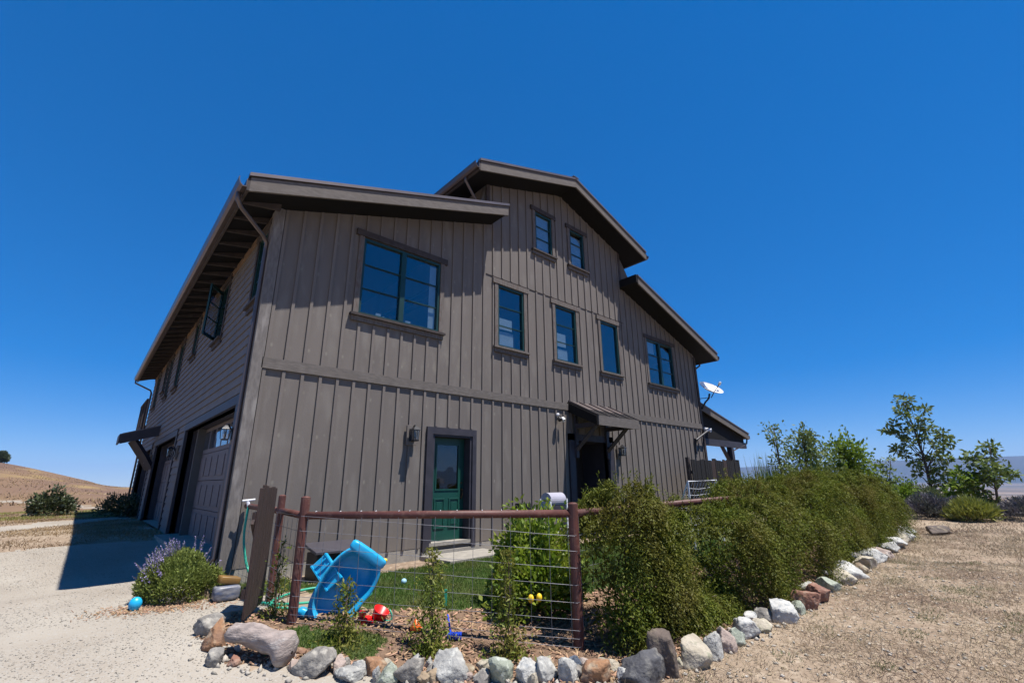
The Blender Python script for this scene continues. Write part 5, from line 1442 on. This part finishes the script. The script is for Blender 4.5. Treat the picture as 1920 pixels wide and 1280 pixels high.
bush('leafy_shrub', 'dense leafy green shrub behind the middle of the hedge, among the saplings', 'shrub', (15.2, -3.4), (1.35, .6, 2.15), 3000, .11, .065, sap_leaf, 188, core=.25, lump=.55, group='saplings behind the hedge')
bush('leafy_shrub', 'bright yellow-green shrub behind the right end of the hedge, below the broad sapling', 'shrub', (18.0, -3.7), (1.1, .7, 2.1), 2600, .13, .08, lime_leaf, 189, core=.25, lump=.55, group='saplings behind the hedge')
bush('low_shrub', 'bright yellow-green shrub just beyond the far end of the hedge', 'shrub', (22.5, -4.25), (.62, .55, .95), 1300, .15, .075, lime_leaf, 88, core=.4)
# reeds
rg = np.random.default_rng(90); L = Leaves(); m = 150
reed = thing('reeds', 'thin upright grey-green reeds behind the hedge, right of the porch post', 'reeds', (12.3, -3.1, .1))
P = np.stack([11.3+rg.random(m)*2.0, -3.1+rg.normal(size=m)*.15, np.full(m, .1)], 1)
L.add(P, np.stack([rg.normal(size=m)*.07, rg.normal(size=m)*.07, np.ones(m)], 1), rg.uniform(1.5, 2.2, m), .03, rg)
L.build('blade', sap_leaf, reed)
# scrub mounds on the right
for i, (c, r, mt, lab) in enumerate([((21.0, -5.15), (.75, .75, .62), grey_leaf, 'dark grey scrub mound at the foot of the tall slender tree'),
                                     ((21.6, -5.75), (.6, .6, .5), grey_leaf, 'low grey scrub mound left of the yellow-green grass clump'),
                                     ((20.7, -6.3), (.55, .6, .50), yel_leaf, 'yellow-green grassy clump right of the grey scrub mounds'),
                                     ((24.0, -4.55), (.9, .9, .75), weed_leaf, 'green shrub around the base of the tall slender tree'),
                                     ((21.4, -7.6), (.7, .8, .55), grey_leaf, 'grey scrub mound at the right edge of the photo'),
                                     ((19.0, -4.15), (.6, .6, .55), grey_leaf, 'grey-blue scrub mound at the far end of the rock edging')]):
    bush('scrub_mound', lab, 'shrub', c, r, 4200, .13 if mt is not yel_leaf else .22, .03, mt, 91+i, core=.2, lump=.15, updir=1.2, group='scrub mounds on the right')
pst = MB().tube([(26.1, -4.22, .2), (26.07, -4.1, 1.32)], .055, 7).build('fence_stake', gate_wood, origin=(26.1, -4.22, .3))
tag(pst, 'dark leaning wooden stake left of the tall slender tree', 'stake')
# left
bush('wild_shrub', 'green wild shrub on the dry ground left of the house', 'shrub', (-2.38, 17.6), (.72, .72, .70), 2200, .14, .075, oak_leaf, 101, core=.35, lump=.4, group='shrubs behind the house')
bush('wild_shrub', 'dark shrub in the shade beside the far corner of the house', 'shrub', (-.45, 15.0), (.60, .75, .60), 1800, .10, .05, oak_leaf, 102, core=.45, group='shrubs behind the house')
bush('wild_shrub', 'small dark shrub nearest the far garage door', 'shrub', (-.25, 14.3), (.30, .6, .50), 1200, .10, .05, oak_leaf, 103, core=.45, group='shrubs behind the house')
bush('hill_tree', 'lone dark round tree on the crest of the dry hill', 'tree', (-21.2, 205.0), (1.9, 1.9, 2.3), 1500, .9, .6, oak_leaf, 104, core=.4, stems=3, lump=.12)

# ------------------------------------------------------------------ ground cover
def scatter(n, x0, x1, y0, y1, zid, rg, dens=None):
    x = rg.uniform(x0, x1, n); y = rg.uniform(y0, y1, n)
    k = zone(x, y) == zid
    k &= ~((x > -.05) & (x < 15.4) & (y > -.02))
    if dens is not None: k &= rg.random(n) < dens(x, y)
    return x[k], y[k]
def blades(name, x, y, h, w, lean, mat, rg, flat=0.):
    n = len(x)
    z = ground_h(x, y)-.004
    P = np.stack([x, y, z], 1)
    D = np.stack([rg.normal(size=n)*lean, rg.normal(size=n)*lean, np.ones(n)*(1-flat)+.05], 1)
    D = unit(D)
    S = unit(np.cross(D, np.stack([rg.normal(size=n), rg.normal(size=n), np.zeros(n)+.01], 1)))
    h = h[:, None]; w = w[:, None]
    m = P+D*h*.55; tip = P+D*h; tip[:, 2] -= h[:, 0]*.18*rg.random(n)
    V = np.stack([P-S*w*.5, P+S*w*.5, m+S*w*.32, tip, m-S*w*.32], 1).reshape(-1, 3)
    F = np.arange(5*n).reshape(n, 5)
    return tag(np_mesh(name, V, F, mat), kind='stuff')
rg = np.random.default_rng(201)
x, y = scatter(150000, -.3, 10, -4.2, -.05, 2, rg)
blades('lawn_grass', x, y, rg.uniform(.03, .075, len(x)), rg.uniform(.004, .009, len(x)), .45, lawn_leaf, rg)
dn = lambda x, y: np.clip(1.7*vnoise(x, y, .55, 41)-.35+.5*vnoise(x, y, .16, 42), .03, 1)*np.clip(1.3-(x-2)/30, .45, 1)
x, y = scatter(380000, 1.2, 18, -14, -4.9, 0, rg, dn)
fl = rg.random(len(x)) < .6
blades('dry_grass', x[~fl], y[~fl], rg.uniform(.03, .11, (~fl).sum()), rg.uniform(.0025, .006, (~fl).sum()), .75, straw_leaf, rg)
blades('dry_straw', x[fl], y[fl], rg.uniform(.05, .13, fl.sum()), rg.uniform(.003, .007, fl.sum()), 1.6, straw_leaf, rg, flat=.9)
x, y = scatter(130000, 10, 34, -18, -2.5, 0, rg, lambda x, y: np.clip(1.6*vnoise(x, y, .9, 44)-.25, .05, 1)*ss((x-9.5)/9))
blades('dry_grass', x, y, rg.uniform(.04, .13, len(x)), rg.uniform(.009, .018, len(x)), .7, straw_leaf, rg)
dw = lambda x, y: np.clip((vnoise(x, y, .35, 45)-.68)*6, 0, 1)
x, y = scatter(60000, 1.5, 12, -9.5, -5.4, 0, rg, dw)
blades('green_weeds', x, y, rg.uniform(.02, .06, len(x)), rg.uniform(.004, .009, len(x)), .8, weed_leaf, rg)
x, y = scatter(120000, -8, .2, 4.6, 24, 0, rg, lambda x, y: np.clip(1.6*vnoise(x, y, .8, 46)-.2, .05, 1))
blades('dry_grass', x, y, rg.uniform(.02, .09, len(x)), rg.uniform(.007, .015, len(x)), .8, straw_brown, rg)
x, y = scatter(40000, -8, .2, 14, 26, 0, rg, lambda x, y: np.clip(2*vnoise(x, y, 1.2, 47)-.7, .0, 1))
blades('green_weeds', x, y, rg.uniform(.03, .12, len(x)), rg.uniform(.01, .02, len(x)), .6, yel_leaf, rg)
# pebbles and wood chips
OV = np.array([[1, 0, 0], [-1, 0, 0], [0, 1, 0], [0, -1, 0], [0, 0, 1], [0, 0, -1]], float)
OF = np.array([[0, 2, 4], [2, 1, 4], [1, 3, 4], [3, 0, 4], [2, 0, 5], [1, 2, 5], [3, 1, 5], [0, 3, 5]])
def lumps(name, x, y, s, mat, rg, zs=.6):
    n = len(x)
    z = ground_h(x, y)
    V = OV[None]*s[:, None, None]*rg.uniform(.65, 1.3, (n, 1, 3))*np.array([1, 1, zs])
    V = V+rg.normal(size=(n, 6, 3))*s[:, None, None]*.18
    a = rg.uniform(0, 6.28, n); ca, sa = np.cos(a)[:, None], np.sin(a)[:, None]
    V = np.stack([V[..., 0]*ca-V[..., 1]*sa, V[..., 0]*sa+V[..., 1]*ca, V[..., 2]], -1)
    V = V+np.stack([x, y, z+s*.25], 1)[:, None, :]
    F = (OF[None]+6*np.arange(n)[:, None, None]).reshape(-1, 3)
    return tag(np_mesh(name, V.reshape(-1, 3), F, mat), kind='stuff')
x, y = scatter(110000, -4, 1.9, -6.5, 5.4, 1, rg, lambda x, y: np.clip(.35+1.1*(vnoise(x, y, .7, 48)-.4), .1, 1))
lumps('gravel', x, y, np.minimum(rg.gamma(1.8, .0017, len(x))+.002, .012), pebble_m, rg, .25)
n = 26000
x, y = scatter(n, -.8, 17, -5.7, -1.6, 3, rg, lambda x, y: np.clip(1.1-(x-2.5)/10, .15, 1))
def chips(name, x, y, mat, rg, k=1.0):
    n = len(x); z = ground_h(x, y)
    l = rg.uniform(.012, .042, n)*k; w = rg.uniform(.005, .014, n)*k; t = rg.uniform(.002, .005, n)*k
    a = rg.uniform(0, 6.28, n); tl = rg.normal(size=n)*.35; ro = rg.normal(size=n)*.4
    A = np.stack([np.cos(a)*np.cos(tl), np.sin(a)*np.cos(tl), np.sin(tl)], 1)
    B = unit(np.cross(np.stack([np.zeros(n), np.sin(ro), np.cos(ro)], 1), A)); C = np.cross(A, B)
    A, B, C = A*l[:, None], B*w[:, None], C*t[:, None]
    c = np.stack([x, y, z+.004+.010*rg.random(n)], 1)
    V = np.stack([c-A-B*.6, c-A+B*.7, c+A+B*.9, c+A-B*.5, c-A*.9-B*.6+C*2, c-A+B*.7+C*2, c+A*.9+B*.9+C*2, c+A-B*.5+C*2], 1).reshape(-1, 3)
    q = np.array([[4, 5, 6, 7], [0, 1, 5, 4], [1, 2, 6, 5], [2, 3, 7, 6], [3, 0, 4, 7]])
    F = (q[None]+8*np.arange(n)[:, None, None]).reshape(-1, 4)
    return tag(np_mesh(name, V, F, mat), kind='stuff')
chips('wood_chips', x, y, chip_m, rg)
x, y = scatter(9000, 1.2, 12, -10, -5.2, 0, rg, lambda x, y: np.clip(1.1-(x-2)/12, .1, 1))
straw_chip = pr('straw_litter_bits', (0.38, 0.30, 0.20), (0.29, 0.22, 0.145), rough=0.9, scale=9, island=0.35, spec=0.1)
chips('straw_litter', x, y, straw_chip, rg, .55)
x, y = scatter(5000, 1.0, 12, -10, -5.0, 0, rg)
lumps('field_pebbles', x, y, np.minimum(rg.gamma(2, .004, len(x))+.003, .025), pebble_m, rg)

t_ = rg.random(900)
bx0 = np.array([[-.5, -2.6], [-.45, -3.2], [.05, -3.6], [.6, -4.15], [1.2, -4.7], [1.8, -5.2], [2.3, -5.6], [4, -5.68], [8, -5.6], [13, -5.35], [16.5, -5.1]])
seg = np.concatenate([[0], np.cumsum(np.linalg.norm(np.diff(bx0, axis=0), axis=1))]); q_ = t_**1.4*seg[-1]
x = np.interp(q_, seg, bx0[:, 0])+rg.normal(size=900)*.09; y = np.interp(q_, seg, bx0[:, 1])+rg.normal(size=900)*.09
lumps('rubble', x, y, rg.uniform(.008, .035, 900), pebble_m, rg, .8)
x = rg.normal(size=900)*.32-.75; y = rg.normal(size=900)*.16-.80-.25*(x+.75)
k_ = zone(x, y) == 1
chips('leaf_litter', x[k_], y[k_], chip_m, rg, .6)
x = rg.uniform(-70, 22, 26000); y = 42+rg.random(26000)**1.3*150
k_ = (rg.random(26000) < np.clip(2.2*vnoise(x, y, 9, 61)-.6, .03, 1)) & (zone(x, y) == 5)
blades('hill_grass', x[k_], y[k_], rg.uniform(.15, .45, k_.sum()), rg.uniform(.05, .12, k_.sum()), .8, straw_brown, rg)
# ------------------------------------------------------------------ air
m, nt, out = new_mat('haze_air')
pv = nt.nodes.new('ShaderNodeVolumePrincipled')
pv.inputs['Color'].default_value = (0.38, 0.60, 1.0, 1)
pv.inputs['Density'].default_value = 0.000085
pv.inputs['Anisotropy'].default_value = 0.0
nt.links.new(pv.outputs[0], out.inputs['Volume'])
hz = MB().box(-12800, 12800, -12800, 12800, -110, 420).build('haze', m)
tag(hz, kind='stuff')
